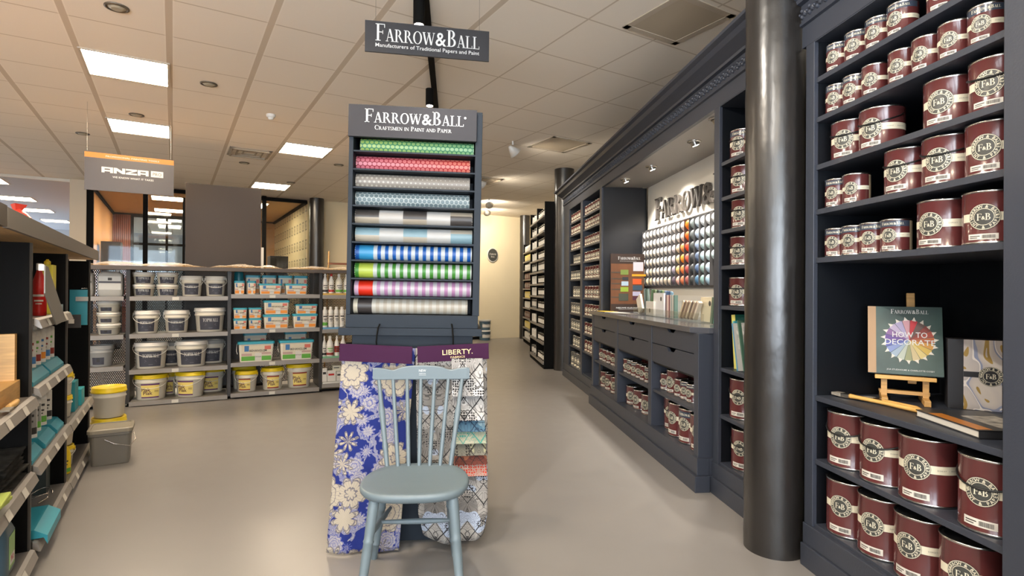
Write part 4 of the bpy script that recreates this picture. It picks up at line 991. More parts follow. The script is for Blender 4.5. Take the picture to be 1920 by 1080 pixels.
def cloth(nm, top, bot, mt, label, cat='fabric length', uvs_=1.0, amp=.012, round_=0, sag=0, waves=2.5, seed=1, dy=0):
    (tx0, ty0, tz0), (tx1, ty1, tz1) = top; (bx0, by0, bz0), (bx1, by1, bz1) = bot
    nu, nv = 34, 46; vs = []; uvs = []; fs = []; rr = random.Random(seed); ph = rr.random()*6
    for j in range(nv+1):
        v = j/nv
        for i in range(nu+1):
            u = i/nu; x = (tx0+(tx1-tx0)*u)*(1-v)+(bx0+(bx1-bx0)*u)*v; y = (ty0+(ty1-ty0)*u)*(1-v)+(by0+(by1-by0)*u)*v; z = (tz0+(tz1-tz0)*u)*(1-v)+(bz0+(bz1-bz0)*u)*v
            if round_ and v > .85:
                e = abs(2*u-1); z += round_*(e**3)*((v-.85)/.15)
                x -= (x-(bx0+bx1)/2)*.12*(e**2)*((v-.85)/.15)
            y += amp*v*sin(u*waves*2*pi+ph+v*1.2)+amp*.5*v*sin(u*waves*4.3+ph*2)+sag*sin(pi*v)+dy
            vs.append((x, y, z)); uvs.append((u*abs(tx1-tx0)*uvs_, v*abs(tz1-bz1)*uvs_))
    for j in range(nv):
        for i in range(nu): fs.append((j*(nu+1)+i, (j+1)*(nu+1)+i, (j+1)*(nu+1)+i+1, j*(nu+1)+i+1))
    ox, oy = (tx0+bx0)/2, by0
    b_ = MB(); b_.add([(x-ox, y-oy, z) for x, y, z in vs], fs, 0, True, None, uvs)
    o = b_.obj(nm, mt, None, (ox, oy, 0)); so = o.modifiers.new('thickness', 'SOLIDIFY'); so.thickness = .0015; so.offset = -1
    tag(o, label, cat); return o
cloth('fabric_length', ((-.548, 2.838, 1.010), (-.190, 2.834, 1.000)), ((-.612, 2.772, .012), (-.262, 2.772, .012)), M('toile'), 'royal blue cloth with large cream flowers hanging left behind the chair', amp=.010, waves=2)
cloth('fabric_length', ((-.192, 2.838, 1.000), (.170, 2.838, 1.006)), ((-.165, 2.79, .035), (.178, 2.785, .030)), M('fabric_grey'), 'grey art nouveau patterned cloth hanging right behind the chair', amp=.012, round_=.05, waves=2.3, seed=5)
# smaller samples clipped on the grey cloth
def sample(x0, x1, z0, z1, mt, label, k):
    cloth('fabric_sample', ((x0, 2.803-.0045*k-(.022 if z1 < .5 else 0), z1), (x1, 2.803-.0045*k-(.022 if z1 < .5 else 0), z1)), ((x0+.005, 2.752-.0045*k, z0), (x1+.005, 2.752-.0045*k, z0)), mt, label, 'fabric sample', amp=.002, waves=1.2, seed=k)
sample(-.01, .145, .775, .955, M('fabric_mono'), 'black and white scrolled fabric sample, topmost on the grey cloth', 7)
sample(-.005, .15, .655, .788, M('fabric_mono'), 'white fabric sample with black berry sprigs below the scrolled one', 6)
sample(0, .155, .600, .668, M('fabric_teal'), 'blue fabric sample strip peeping out under the berry sample', 5)
sample(.0, .16, .540, .612, M('fabric_mint'), 'cream and mint fabric sample strip below the blue one', 4)
sample(.0, .16, .480, .552, M('fabric_olive'), 'olive fabric sample strip with cream flowers', 3)
sample(.005, .165, .435, .492, M('fabric_rust'), 'rust brown fabric sample strip above the orange-red one', 2)
sample(.005, .165, .375, .447, M('fabric_orange'), 'orange-red flowered fabric sample strip, lowest beside the chair seat', 1)
# hanging sign
t = thing('hanging_sign', 'black FARROW&BALL sign hanging from the ceiling above the stand', 'sign', (-.173, 3.6, 2.80)); t.rotation_euler = (0, .004, radians(4.5))
MB().box(-.395, .395, 0, .012, -.005, .192).obj('board', M('sign_black'), t)
b_ = MB(); flat(b_, fit(serif('FARROW&BALL', .108, .74, 'FB'), .66), .0, .068, -.0015); b_.obj('lettering', M('letter_silver'), t)
b_ = MB(); flat(b_, fit(sans('Manufacturers of Traditional Papers and Paint', .034, .006), .66), 0, .030, -.0015); b_.obj('small_lettering', M('letter_silver'), t)
for x in (-.33, .33): MB().tube([(x, .006, .19), (x, .006, ZC-2.80)], .0012, 6).obj('wire', M('chrome'), t)
# ================================================================== chair
def chair():
    t = thing('spindle_chair', 'pale blue-green painted spindle-back wooden chair in the foreground', 'chair', (-.160, 2.46, 0), radians(-1.5))
    m = M('chair_paint')
    # seat: shaped slab, wider at the front corners, dished
    out = []
    for i in range(48):
        a = 2*pi*i/48; c, s_ = cos(a), sin(a); e = 2.9
        r = (abs(c)**e+abs(s_)**e)**(-1/e); x = .232*r*c; y = .215*r*s_
        x *= 1-.16*max(0, s_)**1.2; out.append((x, y))
    b_ = MB(); n = len(out)
    secs = [[(x*k, y*k, z) for x, y in out] for k, z in ((.86, .432), (.95, .438), (.995, .452), (1.0, .462), (.985, .471), (.95, .474), (.8, .470), (.5, .464), (.12, .462))]
    b_.loft(secs, 0, True, True, True); b_.obj('seat', m, t)
    def leg(x0, y0, x1, y1):
        b = MB(); pts = []; rs = []
        prof = [(0, .021), (.08, .022), (.30, .0205), (.36, .0195), (.375, .0225), (.39, .0195), (.50, .0205), (.62, .019), (.80, .0175), (.805, .020), (.815, .0165), (.95, .0155), (1, .0145)]
        for f, r in prof: pts.append((x0+(x1-x0)*f, y0+(y1-y0)*f, .440*(1-f)+.001*f)); rs.append(r)
        b.tube(pts, rs, 14); b.obj('leg', m, t)
    leg(-.155, -.14, -.205, -.215); leg(.165, -.14, .205, -.215); leg(-.150, .14, -.222, .262); leg(.135, .14, .165, .262)
    def rung(p, q, nm='stretcher'):
        b = MB(); p = Vector(p); q = Vector(q); pts = [p.lerp(q, f) for f in (0, .1, .3, .5, .7, .9, 1)]; b.tube(pts, [.008, .009, .0115, .0125, .0115, .009, .008], 10); b.obj(nm, m, t)
    rung((-.173, -.17, .29), (-.135, .19, .27)); rung((.180, -.17, .29), (.15, .19, .27)); rung((-.155, .0, .283), (.165, .0, .283))
    # spindles
    zr = .868
    for i in range(7):
        f = i/6; xb = -.148+.292*f; yb = .170+.012*(1-abs(2*f-1)); xt = -.205+.402*f; yt = .268+.010*(1-(2*f-1)**2)
        b = MB(); p0 = Vector((xb, yb, .462)); p1 = Vector((xt, yt, zr)); out_ = i in (0, 6)
        prof = [(0, .010), (.12, .0115), (.2, .012), (.24, .0145 if out_ else .0105), (.28, .011), (.5, .0105 if not out_ else .013), (.62, .0155 if out_ else .010), (.68, .011), (.85, .010), (1, .009)] if out_ else [(0, .0095), (.3, .0102), (.6, .0098), (1, .0085)]
        b.tube([p0.lerp(p1, f_) for f_, _ in prof], [r for _, r in prof], 12); b.obj('spindle', m, t)
    # shaped top rail
    b = MB(); secs = []; K = 30
    for i in range(K+1):
        u = -1+2*i/K; x = .232*u; y = .262+.016*(1-u*u); au = abs(u)
        top = .916+.011*max(0, 1-(u/.55)**2)*1.0 - .010*math.exp(-((au-.60)/.13)**2)+.004*max(0, (au-.8)/.2)
        bot = .858+.012*max(0, (au-.6)/.4)*0+.002*(u*u)
        if au > .96: top -= .004; bot += .003
        th = .019 if au < .96 else .014
        secs.append([(x, y-th/2, bot+.004), (x, y-th/2+.003, bot), (x, y+th/2-.003, bot), (x, y+th/2, bot+.004), (x, y+th/2, top-.004), (x, y+th/2-.003, top), (x, y-th/2+.003, top), (x, y-th/2, top-.004)])
    b.loft(secs, 0, True, True, False); b.obj('top_rail', m, t)
    b = MB(); flat(b, fit(sans('NEW', .017, .005), .034), .004, .897, .2662); flat(b, fit(sans('ARRIVAL', .007, .002), .034), .004, .886, .2662); b.box(-.013, .021, .2660, .2662, .8805, .8815); b.obj('lettering', M('letter_silver'), t)
    return t
chair()
# ================================================================== gondola shelving and its goods
def make_bucket(w_, h_, lid, kind, ey=.86, body='offwhite_plastic', handle=True, word='TOPWALL', taper=.88):
    R = w_/2
    def mk():
        t = thing('paint_bucket', 'bucket', 'bucket'); SX = Matrix.Diagonal((1, ey, 1, 1)); lh = min(.045, h_*.2)
        rb = R*taper*.93; rt_ = R*.93
        b_ = MB(); b_.lathe([(rb-.006, .0), (rb, .006), (rb+(rt_-rb)*.8, (h_-lh)*.8), (rt_+.004, (h_-lh)*.82), (rt_+.004, (h_-lh)*.86), (rt_, (h_-lh)*.88), (rt_, h_-lh)], 32, X=SX, cap1=False); b_.obj('tub', M(body), t)
        b_ = MB(); b_.lathe([(R*.965, h_-lh), (R, h_-lh+.002), (R, h_-lh*.72), (R*.975, h_-lh*.68), (R*.975, h_-.006), (R*.95, h_), (R*.88, h_), (R*.86, h_-.008), (.001, h_-.008)], 32, X=SX, cap0=False, cap1=False)
        if handle:
            for s_ in (-1, 1): b_.box(s_*R*.99-.004, s_*R*.99+.004, -.012, .012, h_-lh-.01, h_-lh*.5)
        b_.obj('lid', M(lid), t)
        rm = rb+(rt_-rb)*.35; k = (rt_-rb)/(h_-lh); z0 = (h_-lh)*.10; z1 = (h_-lh)*.78
        b_ = MB(); 
        def lab(a0, a1, za, zb, m_, eps, n=10):
            vs = []; fs = []
            for i in range(n+1):
                a = a0+(a1-a0)*i/n
                for z in (za, zb):
                    r = rb+k*z*1.0+eps+.001; vs.append((r*sin(a), -r*cos(a)*ey, z))
            for i in range(n): fs.append((2*i, 2*i+2, 2*i+3, 2*i+1))
            b_.add(vs, fs, m_, True)
        def wt(t_, z, a, m_, eps=.0022):
            vs = []
            for x, y in t_[0]:
                zz = z+y; r = rb+k*zz+eps+.001; th = a+x/r; vs.append((r*sin(th), -r*cos(th)*ey, zz))
            b_.add(vs, t_[1], m_, False)
        if kind == 'dark':
            lab(-.78, .78, z0, z1, 0, .0); wt(fit(serif(word, w_*.115, 1, word), w_*.50), z0+(z1-z0)*.60, .05, 1)
            for q, wd in ((.42, .34), (.36, .30), (.30, .36), (.12, .12)): wt(([(-w_*wd/2, 0), (w_*wd/2, 0), (w_*wd/2, .0035), (-w_*wd/2, .0035)], [(0, 1, 2, 3)]), z0+(z1-z0)*q, .05, 2)
            b_.obj('label', [M('charcoal_label'), M('letter_silver'), mat('dim_print', '#7c7c86', .5)], t)
        elif kind in ('purple', 'red'):
            cm = 'purple_print' if kind == 'purple' else 'red_print'
            lab(-.62, .62, z0, z1, 0, 0); lab(-.62, .62, z1-h_*.055, z1, 1, .0012); lab(-.62, .62, z0, z0+h_*.05, 1, .0012)
            for wd, zz, xx in (('Plak', .60, -.1), ('Plak', .36, .0)): wt(sans(wd, h_*.20, .012), z0+(z1-z0)*zz-.02, xx*1.2-.15, 2)
            for q in (.5, .42): wt(([(-w_*.06, 0), (w_*.06, 0), (w_*.06, .004), (-w_*.06, .004)], [(0, 1, 2, 3)]), z0+(z1-z0)*q, .42, 2)
            b_.obj('label', [M('pale_yellow'), M(cm), mat('brown_ink', '#5a2a3a' if kind == 'purple' else '#7a2a20', .5)], t)
        elif kind == 'small':
            lab(-.75, .35, z0*1.2, z1*.7, 0, 0); lab(-.3, -.02, z0+(z1-z0)*.25, z0+(z1-z0)*.6, 1, .0012, 4); b_.obj('label', [M('charcoal_label'), M('ink')], t)
        if handle:
            pts = []
            for i in range(15):
                a = -pi/2*.98+pi*.98*i/14; pts.append(((R+.006)*sin(a), -(R+.006)*cos(a)*ey, (h_-lh*1.1)-h_*.36*cos(a)))
            MB().tube(pts, .0028 if w_ > .2 else .0022, 6).obj('handle', M('white_plastic'), t)
        return t
    return ('bucket', w_, h_, lid, kind, ey, body, handle), mk
def bucket(fr, x, y, z, w_, h_, lid, kind, label, group=None, rot=0, **kw):
    key, mk = make_bucket(w_, h_, lid, kind, **kw); p = P(fr, x, y, z+.001); return place(key, mk, p, FA[fr]+radians(rot), label, group)
def make_boxtub(w_, h_, d, kind, word):
    def mk():
        t = thing('paste_tub', 'tub', 'tub'); lh = min(.03, h_*.16)
        MB().loft([rrect(w_*.86, d*.86, .02, 0), rrect(w_*.94, d*.94, .02, h_-lh)], 0, True, True).obj('tub', M('offwhite_plastic'), t)
        MB().loft([rrect(w_, d, .025, h_-lh), rrect(w_, d, .025, h_-.005), rrect(w_*.95, d*.95, .02, h_)], 0).obj('lid', M('teal_plastic'), t)
        b_ = MB(); yf = lambda z: -d*(.86+.08*z/(h_-lh))/2-.0008
        def q(x0, x1, za, zb, m_, e_=0): b_.add([(x0, yf(za)-e_, za), (x1, yf(za)-e_, za), (x1, yf(zb)-e_, zb), (x0, yf(zb)-e_, zb)], [(0, 1, 2, 3)], m_)
        w2 = w_*.40; q(-w2, w2, h_*.06, h_-lh*1.3, 0); low = 2 if kind == 'green' else 3; q(-w2, w2, h_*.06, h_*.28, low, .0005)
        q(-w2*.80, -w2*.50, h_*.52, h_*.80, 4, .0006); q(w2*.55, w2*.98, h_*.60, h_*.78, 5, .0005); q(-w2*.1, w2*.35, h_*.06, h_*.44, 1, .0009)
        q(w2*.2, w2, h_*.36, h_*.46, 6, .0004); q(-w2, -w2*.3, h_*.3, h_*.42, 6, .0004)
        vs, fs = fit(sans(word, h_*.15, .012), w2*1.15); b_.add([(x+w2*.12, yf(h_*.5+y)-.0012, h_*.50+y) for x, y in vs], fs, 7)
        vs, fs = fit(sans('KANT & KLAAR', h_*.08, .008), w2*.4); b_.add([(x+w2*.12, yf(h_*.2+y)-.0016, h_*.22+y) for x, y in vs], fs, 7)
        b_.obj('label', [mat('label_cream', '#cfc5ae', .5), M('label_white'), M('green_print'), M('orange_print'), M('blue_print'), mat('pinkred_print', '#c96a5a', .5), mat('soft_pink', '#b79a90', .5), M('ink')], t)
        if w_ > .3:
            pts = [((w_/2+.006)*sin(a), -(d/2+.012)*cos(a), h_-lh*1.2-h_*.4*cos(a)) for a in [-pi/2+pi*i/12 for i in range(13)]]
            pts = [(-w_/2-.003, 0, h_-lh), (-w_/2-.010, -d*.3, h_*.55), (-w_/2-.002, -d*.52, h_*.42)]; MB().tube(pts, .003, 6).obj('handle', M('white_plastic'), t)
        return t
    return ('boxtub', w_, h_, d, kind, word), mk
def boxtub(fr, x, y, z, w_, h_, d, kind, word, label, group=None, rot=0):
    key, mk = make_boxtub(w_, h_, d, kind, word); return place(key, mk, P(fr, x, y, z+.001), FA[fr]+radians(rot), label, group)
def gond(fr, name, label, x, y, width, depth, height, shelves, sgn=1, perf=True, posts=(0, 1), lip=.05, deck=.03):
    # one bay; local x = along, local y = into the shelf (front at 0)
    t = thing(name, label, 'shelving unit', P(fr, x, y, 0), FA[fr]+(0 if sgn > 0 else 0))
    return t
BN = 7.245
def back_bay(u0, u1, shelves, label, deep=.46, left_post=True):
    t = thing('shelving_unit', label, 'shelving unit', P('B', u0, BN, 0), FA['B'], 'bays of the far shelving row'); W_ = u1-u0
    for zt, dd in shelves:
        b_ = MB(); b_.box(.024, W_-.024, .0, dd, zt-.028, zt); b_.obj('shelf', M('shelf_grey'), t)
        b_ = MB(); b_.box(.016, W_-.016, -.012, -.001, zt-.046, zt+.001); b_.obj('price_rail', M('shelf_lip'), t)
        b_ = MB(); b_.box(W_*.42, W_*.42+.065, -.015, -.0125, zt-.042, zt-.006); b_.obj('price_label', M('price_card'), t)
    b_ = MB(); b_.add([(.02, deep, .1), (W_-.02, deep, .1), (W_-.02, deep, 1.5), (.02, deep, 1.5)], [(0, 1, 2, 3)], 0, False, None, [(0, 0), (W_, 0), (W_, 1.4), (0, 1.4)]); b_.obj('perforated_back', M('perforated_black'), t)
    b_ = MB(); b_.box(-.02, .018, .02, deep+.02, .035, 1.5); b_.obj('upright', mat('upright_black', '#2b2724', .45), t)
    if label.startswith('right'): MB().box(W_-.018, W_+.02, .02, deep+.02, .035, 1.5).obj('upright', M('upright_black'), t)
    b_ = MB(); b_.lathe([(.022, 0), (.022, .012), (.008, .014), (.008, .036)], 12, c=(0, .05, 0)); b_.obj('foot', M('black_metal'), t)
    b_ = MB(); b_.box(.02, W_-.02, .06, .07, .0, .024); b_.obj('kick_plate', M('black_metal'), t)
    return t
back_bay(-1.90, -.87, [(1.2, .44), (.785, .40), (.446, .40), (.10, .44)], 'leftmost bay of the far shelving row, partly behind the near shelving')
back_bay(-.85, .13, [(1.2, .44), (.79, .42), (.40, .42), (.055, .45)], 'bay of the far shelving row holding dark-labelled white buckets')
back_bay(.13, 1.15, [(1.223, .44), (.81, .42), (.42, .42), (.065, .45)], 'bay of the far shelving row holding teal-lidded paste tubs')
back_bay(1.15, 1.92, [(1.215, .44), (.785, .42), (.42, .42), (.10, .45)], 'rightmost bay of the far shelving row, half hidden by the wallpaper stand')
t = thing('top_board', 'long worktop board over the far shelving row, strewn with plastic', 'shelf top', P('B', -2.06, BN-.05, 1.502), FA['B'])
MB().box(0, 4.02, 0, .62, 0, .028).obj('board', M('board_wood'), t); MB().box(0, 4.02, -.012, -.001, -.012, .030).obj('edge_strip', mat('edge_brown', '#4a3f36', .5), t)
def film(x0, x1, y, z, d, h_, label, seed):
    rr = random.Random(seed); nx, ny = 60, 12; vs = []; fs = []
    for j in range(ny+1):
        for i in range(nx+1):
            u = i/nx; v = j/ny; zz = h_*(.25+.5*abs(sin(u*7+seed))*sin(pi*v))+rr.uniform(0, .012)*(1 if 0 < v < 1 else .3)
            vs.append(((x1-x0)*u, d*v+rr.uniform(-.008, .008), max(.001, zz*min(1, 6*u, 6*(1-u))+.002)))
    for j in range(ny):
        for i in range(nx): a = j*(nx+1)+i; fs.append((a, a+1, a+nx+2, a+nx+1))
    b_ = MB(); b_.add(vs, fs, 0, True); o = b_.obj('plastic_film', M('clear_film'), None, P('B', x0, y, z), (0, 0, FA['B'])); tag(o, label, 'plastic film')
film(-1.3, -.1, BN+.0, 1.533, .5, .055, 'crumpled clear plastic film on the left part of the top board', 3)
film(-.08, .72, BN+.02, 1.533, .5, .06, 'crumpled clear plastic film on the middle of the top board', 8)
film(.74, 1.62, BN+.0, 1.533, .5, .05, 'crumpled clear plastic film towards the wallpaper stand', 5)

GB = 'white TOPWALL buckets'
def wb(x, y, z, w_, h_, lb, kind='dark', lid='white_plastic', grp=GB, **kw): return bucket('B', x, BN+y, z, w_, h_, lid, kind, lb, grp, **kw)
for x, n_ in ((-.718, 'left'), (-.494, 'right')):
    for k in (0, 1): wb(x, .13, 1.2+.134*k, .220, .131, 'low TOPWALL tub, %s of the %s stack, top shelf' % ('upper' if k else 'lower', n_), handle=False, ey=.95)
wb(-.257, .14, 1.2, .224, .232, 'TOPWALL bucket beside the two low stacks, top shelf')
wb(-.014, .14, 1.2, .224, .232, 'TOPWALL bucket at the right end of the top shelf')
wb(-.690, .14, .79, .250, .250, 'TOPWALL bucket at the left of the second shelf')
wb(-.402, .14, .79, .254, .250, 'TOPWALL bucket in the middle of the second shelf')
wb(-.070, .15, .79, .330, .275, 'wide TOPWALL bucket without a visible handle, second shelf right', handle=False, ey=.75)
wb(-.648, .135, .40, .330, .288, 'large TOPWALL bucket at the front left of the third shelf', ey=.75)
wb(-.255, .135, .40, .330, .288, 'large TOPWALL bucket at the front right of the third shelf', ey=.75)
wb(-.465, .335, .40, .200, .265, 'grey-lidded TOPWALL bucket behind, between the two large ones', lid='grey_plastic', ey=.7)
wb(-.055, .335, .40, .290, .275, 'grey-lidded TOPWALL bucket behind, at the right of the third shelf', lid='grey_plastic', ey=.6)
GP = 'yellow-lidded plaster buckets'
wb(-.645, .14, .055, .330, .275, 'yellow-lidded plaster bucket with purple-striped label, bottom shelf left', 'purple', 'yellow_lid', GP, ey=.78)
wb(-.265, .135, .055, .330, .285, 'yellow-lidded plaster bucket with purple-striped label turned left, bottom shelf', 'purple', 'yellow_lid', GP, ey=.78, rot=-28)
wb(-.480, .365, .055, .13, .25, 'yellow-lidded bucket peeping out behind the two front ones', 'purple', 'yellow_lid', GP, handle=False)
wb(-.055, .345, .055, .290, .28, 'yellow-lidded bucket at the back right of the purple-labelled group', 'purple', 'yellow_lid', GP, ey=.55)
# jerry can and tubs of the leftmost bay
def jerry(x, y, z, label):
    t = thing('jerry_can', label, 'canister', P('B', x, y, z+.001), FA['B'], None)
    MB().loft([rrect(.20, .14, .03, 0), rrect(.228, .16, .035, .02), rrect(.228, .16, .035, .20), rrect(.222, .155, .035, .235), rrect(.16, .10, .03, .262), rrect(.15, .06, .02, .268)], 0, True, True, True).obj('body', M('grey_plastic'), t)
    b_ = MB(); b_.box(-.098, .098, -.0825, -.0805, .07, .215); b_.obj('label', mat('can_label', '#b9bab8', .5), t)
    b_ = MB(); b_.box(-.098, .098, -.0835, -.0828, .142, .162); b_.obj('label_stripe', M('charcoal_label'), t)
    b_ = MB(); b_.box(-.018, .018, -.0845, -.0828, .172, .200); b_.obj('label_square', M('ink'), t)
    MB().lathe([(.02, .262), (.02, .285), (.014, .287)], 16, c=(.06, 0, 0)).obj('cap', M('white_plastic'), t)
jerry(-1.015, BN+.12, 1.2, 'grey plastic canister with a dark label stripe, top shelf beside the corner')
jerry(-1.275, BN+.12, 1.2, 'grey plastic canister half hidden behind the near shelving')
for k in range(3): wb(-1.035, .15, .785+.122*k, .225, .119, '%s of three stacked white tubs with small dark labels' % ['lowest', 'middle one', 'topmost'][k], 'small', 'white_plastic', 'stacked white tubs', handle=False, ey=.95)
wb(-1.10, .15, .446, .235, .225, 'white tub with a small dark label alone on the shelf above the yellow lids', 'small', 'grey_plastic', None, handle=False, body='grey_plastic')
# paste tubs
GT = 'teal-lidded paste tubs'
def bt(x, y, z, w_, h_, lb, kind='orange', word='BEHANGLIJM', d=.16, rot=0): return boxtub('B', x, BN+y, z, w_, h_, d, kind, word, lb, GT, rot)
bt(.235, .09, 1.223, .118, .160, 'upright paste tub at the far left of the top shelf', word='LIJM', d=.12)
bt(.365, .09, 1.223, .100, .160, 'upright paste tub second from the left, top shelf', word='LIJM', d=.12)
bt(.572, .09, 1.223, .262, .128, 'wide orange-based paste tub, front of the top shelf, left one')
bt(.866, .09, 1.223, .268, .128, 'wide orange-based paste tub, front of the top shelf, right one')
for i, x in enumerate((.388, .572, .756, .940)): bt(x, .29, 1.223, .17, .232, 'paste tub in the back row of the top shelf, %s' % ORD[i], word='VINYL', d=.15)
t_ = thing('teal_roll', 'round teal roll at the upper left of the top shelf', 'roll', P('B', .235, BN+.25, 1.224), FA['B']); MB().lathe([(.05, 0), (.052, .01), (.052, .25), (.046, .27)], 20).obj('body', mat('deep_teal', '#1c6f7c', .4), t_); MB().lathe([(.02, .2705), (.03, .271)], 16).obj('core', M('ink'), t_)
for j in (0, 1):
    bt(.245, .09, .81+.128*j, .150, .124, 'small orange paste tub, left column, %s' % ('upper' if j else 'lower'), word='LIJM')
    bt(.405, .12, .81+.128*j, .150, .124, 'small orange paste tub, second column, %s' % ('upper' if j else 'lower'), word='LIJM')
    bt(.640, .09, .81+.172*j, .300, .168, 'large orange-based paste tub in the middle of the second shelf, %s' % ('upper' if j else 'lower'))
bt(.968, .09, .81, .300, .172, 'large orange-based paste tub at the right of the second shelf, lower')
bt(.985, .10, .983, .270, .118, 'flatter paste tub on top of the right-hand one')
bt(.420, .12, .42, .405, .240, 'big green-based paste tub, left of the pair on the third shelf', 'green', d=.22)
bt(.872, .12, .42, .405, .240, 'big green-based paste tub, right of the pair on the third shelf', 'green', d=.22)
bt(.420, .335, .42, .27, .325, 'dim paste tub behind the left green-based one', 'green', 'LIJM', d=.16)
bt(.890, .335, .42, .27, .325, 'pinkish paste tub behind the right green-based one', 'orange', 'BEHANG', d=.16)
wb(.320, .135, .065, .250, .245, 'small yellow-lidded bucket with red-striped label, bottom shelf left', 'red', 'yellow_lid', GP, rot=-18)
wb(.608, .135, .065, .256, .265, 'small yellow-lidded bucket with red-striped label, bottom shelf middle', 'red', 'yellow_lid', GP)
wb(.915, .16, .065, .310, .290, 'large yellow-lidded bucket with red-striped label, bottom shelf right', 'red', 'yellow_lid', GP, ey=.75, handle=False)
wb(.300, .345, .065, .280, .27, 'yellow-lidded bucket in the shade behind the small left one', 'red', 'yellow_lid', GP, ey=.6, handle=False)
# rightmost bay: bottles, spray cans, boxes on coloured strips
def bottle(x, y, z, w_, h_, kind, cap, lab, label, grp=None, fr='B', mt='white_plastic'):
    def mk():
        t = thing('bottle', 'x', 'bottle'); r = w_/2
        if kind == 'can': prof = [(r*.96, 0), (r, .004), (r, h_*.80), (r*.9, h_*.84), (r*.55, h_*.87), (r*.55, h_*.88)]
        elif kind == 'tube': prof = [(r, 0), (r, h_*.78), (r*.8, h_*.80), (r*.3, h_*.82), (r*.25, h_*.84)]
        else: prof = [(r*.95, 0), (r, .006), (r, h_*.55), (r*.85, h_*.66), (r*.4, h_*.84), (r*.34, h_*.88)]
        MB().lathe(prof, 20).obj('body', M(mt), t)
        cp = [(r*.60, h_*.86), (r*.60, h_*.99), (r*.5, h_)] if kind == 'can' else [(r*.33, h_*.83), (r*.14, h_*.98), (r*.1, h_)] if kind == 'tube' else [(r*.42, h_*.87), (r*.42, h_*.985), (r*.36, h_)]
        MB().lathe(cp, 16).obj('cap', M(cap), t)
        b_ = MB(); hz = h_*.72 if kind != 'bottle' else h_*.52
        patch(b_, r, -1.3, 1.3, hz*.12, hz*.95, .0006, 0, 14); patch(b_, r, -1.3, 1.3, hz*.12, hz*.34, .0012, 1, 14); patch(b_, r, -.8, .8, hz*.70, hz*.78, .0012, 2, 10); patch(b_, r, -.5, .7, hz*.52, hz*.58, .0012, 2, 10); patch(b_, r, -.3, .5, hz*.42, hz*.46, .0012, 2, 10)
        b_.obj('label', [M(lab[0]), M(lab[1]), M(lab[2])], t); return t
    return place(('btl', w_, h_, kind, cap, lab, mt), mk, P(fr, x, y, z+.001), FA[fr], label, grp)
def strip(x0, x1, z, col, label):
    o = MB().box(0, x1-x0, 0, .10, 0, .022).obj('shelf_tray', mat('tray_'+col[1:], col, .5), None, P('B', x0, BN+.001, z+.001), (0, 0, FA['B'])); tag(o, label, 'shelf tray')
strip(1.175, 1.70, 1.215, '#c9a04a', 'mustard tray under the bottles on the top shelf'); strip(1.175, 1.70, .785, '#5f93b8', 'light blue tray under the spray cans'); strip(1.175, 1.70, .42, '#6fa07c', 'green tray under the bottles of the third shelf')
strip(1.175, 1.70, .10, '#cbc8c0', 'white tray under the boxes on the bottom shelf')
LB = ('label_white', 'yellow_lid', 'ink')
for x, w_, cap, lab, lb, mt in ((1.205, .066, 'white_plastic', ('label_white', 'ink', 'ink'), 'white bottle with black print, left on the mustard tray', 'white_plastic'), (1.280, .068, 'red_plastic', ('label_white', 'red_plastic', 'ink'), 'white bottle with red label, middle of the mustard tray', 'white_plastic'), (1.375, .088, 'white_plastic', ('label_white', 'green_print', 'ink'), 'broad pale green bottle on the mustard tray', 'offwhite_plastic'), (1.47, .08, 'white_plastic', ('label_white', 'green_print', 'ink'), 'pale green bottle at the edge of the wallpaper stand, mustard tray', 'offwhite_plastic')):
    bottle(x, BN+.045, 1.238, w_, .245, 'bottle', cap, lab, lb, None, mt=mt)
for i, x in enumerate((1.205, 1.275, 1.345, 1.415, 1.485)): bottle(x, BN+.045, .808, .062, .258, 'can', 'white_plastic', ('label_white', 'label_white', 'ink') if i else ('label_white', 'green_print', 'ink'), 'tall white spray can on the light blue tray, %s' % ORD[i], 'white spray cans')
for i, (x, w_, lab) in enumerate(((1.199, .05, ('label_white', 'ink', 'ink')), (1.268, .088, ('label_white', 'red_print', 'green_print')), (1.352, .060, ('red_print', 'label_white', 'ink')), (1.43, .07, ('label_white', 'green_print', 'ink')))): bottle(x, BN+.045, .443, w_, .252, 'bottle', 'white_plastic', lab, 'bottle on the green tray of the third shelf, %s' % ORD[i], 'bottles on the green tray')
def carton(fr, x, y, z, w_, d, h_, col, label, grp=None, rot=0, deco='ink', cat='box', name='carton'):
    t = thing(name, label, cat, P(fr, x, y, z+.001), FA[fr]+radians(rot), grp)
    MB().box(-w_/2, w_/2, -d/2, d/2, 0, h_).obj('box_body', mat('carton_'+col[1:], col, .55), t, bevel=.0015)
    b_ = MB(); b_.box(-w_*.36, w_*.30, -d/2-.0008, -d/2-.0002, h_*.55, h_*.72); b_.obj('print', M(deco), t); return t
carton('B', 1.201, BN+.06, .124, .055, .09, .17, '#cfcac2', 'white box with black pictures, left on the bottom tray'); carton('B', 1.286, BN+.06, .124, .105, .09, .135, '#d0cbc3', 'white box with red print in the middle of the bottom tray', deco='red_plastic')
carton('B', 1.385, BN+.06, .124, .08, .09, .12, '#c8c4bc', 'small white box at the edge of the wallpaper stand'); carton('B', 1.350, BN+.06, .247, .10, .08, .07, '#c3bfae', 'pale box lying on top of the small white box')
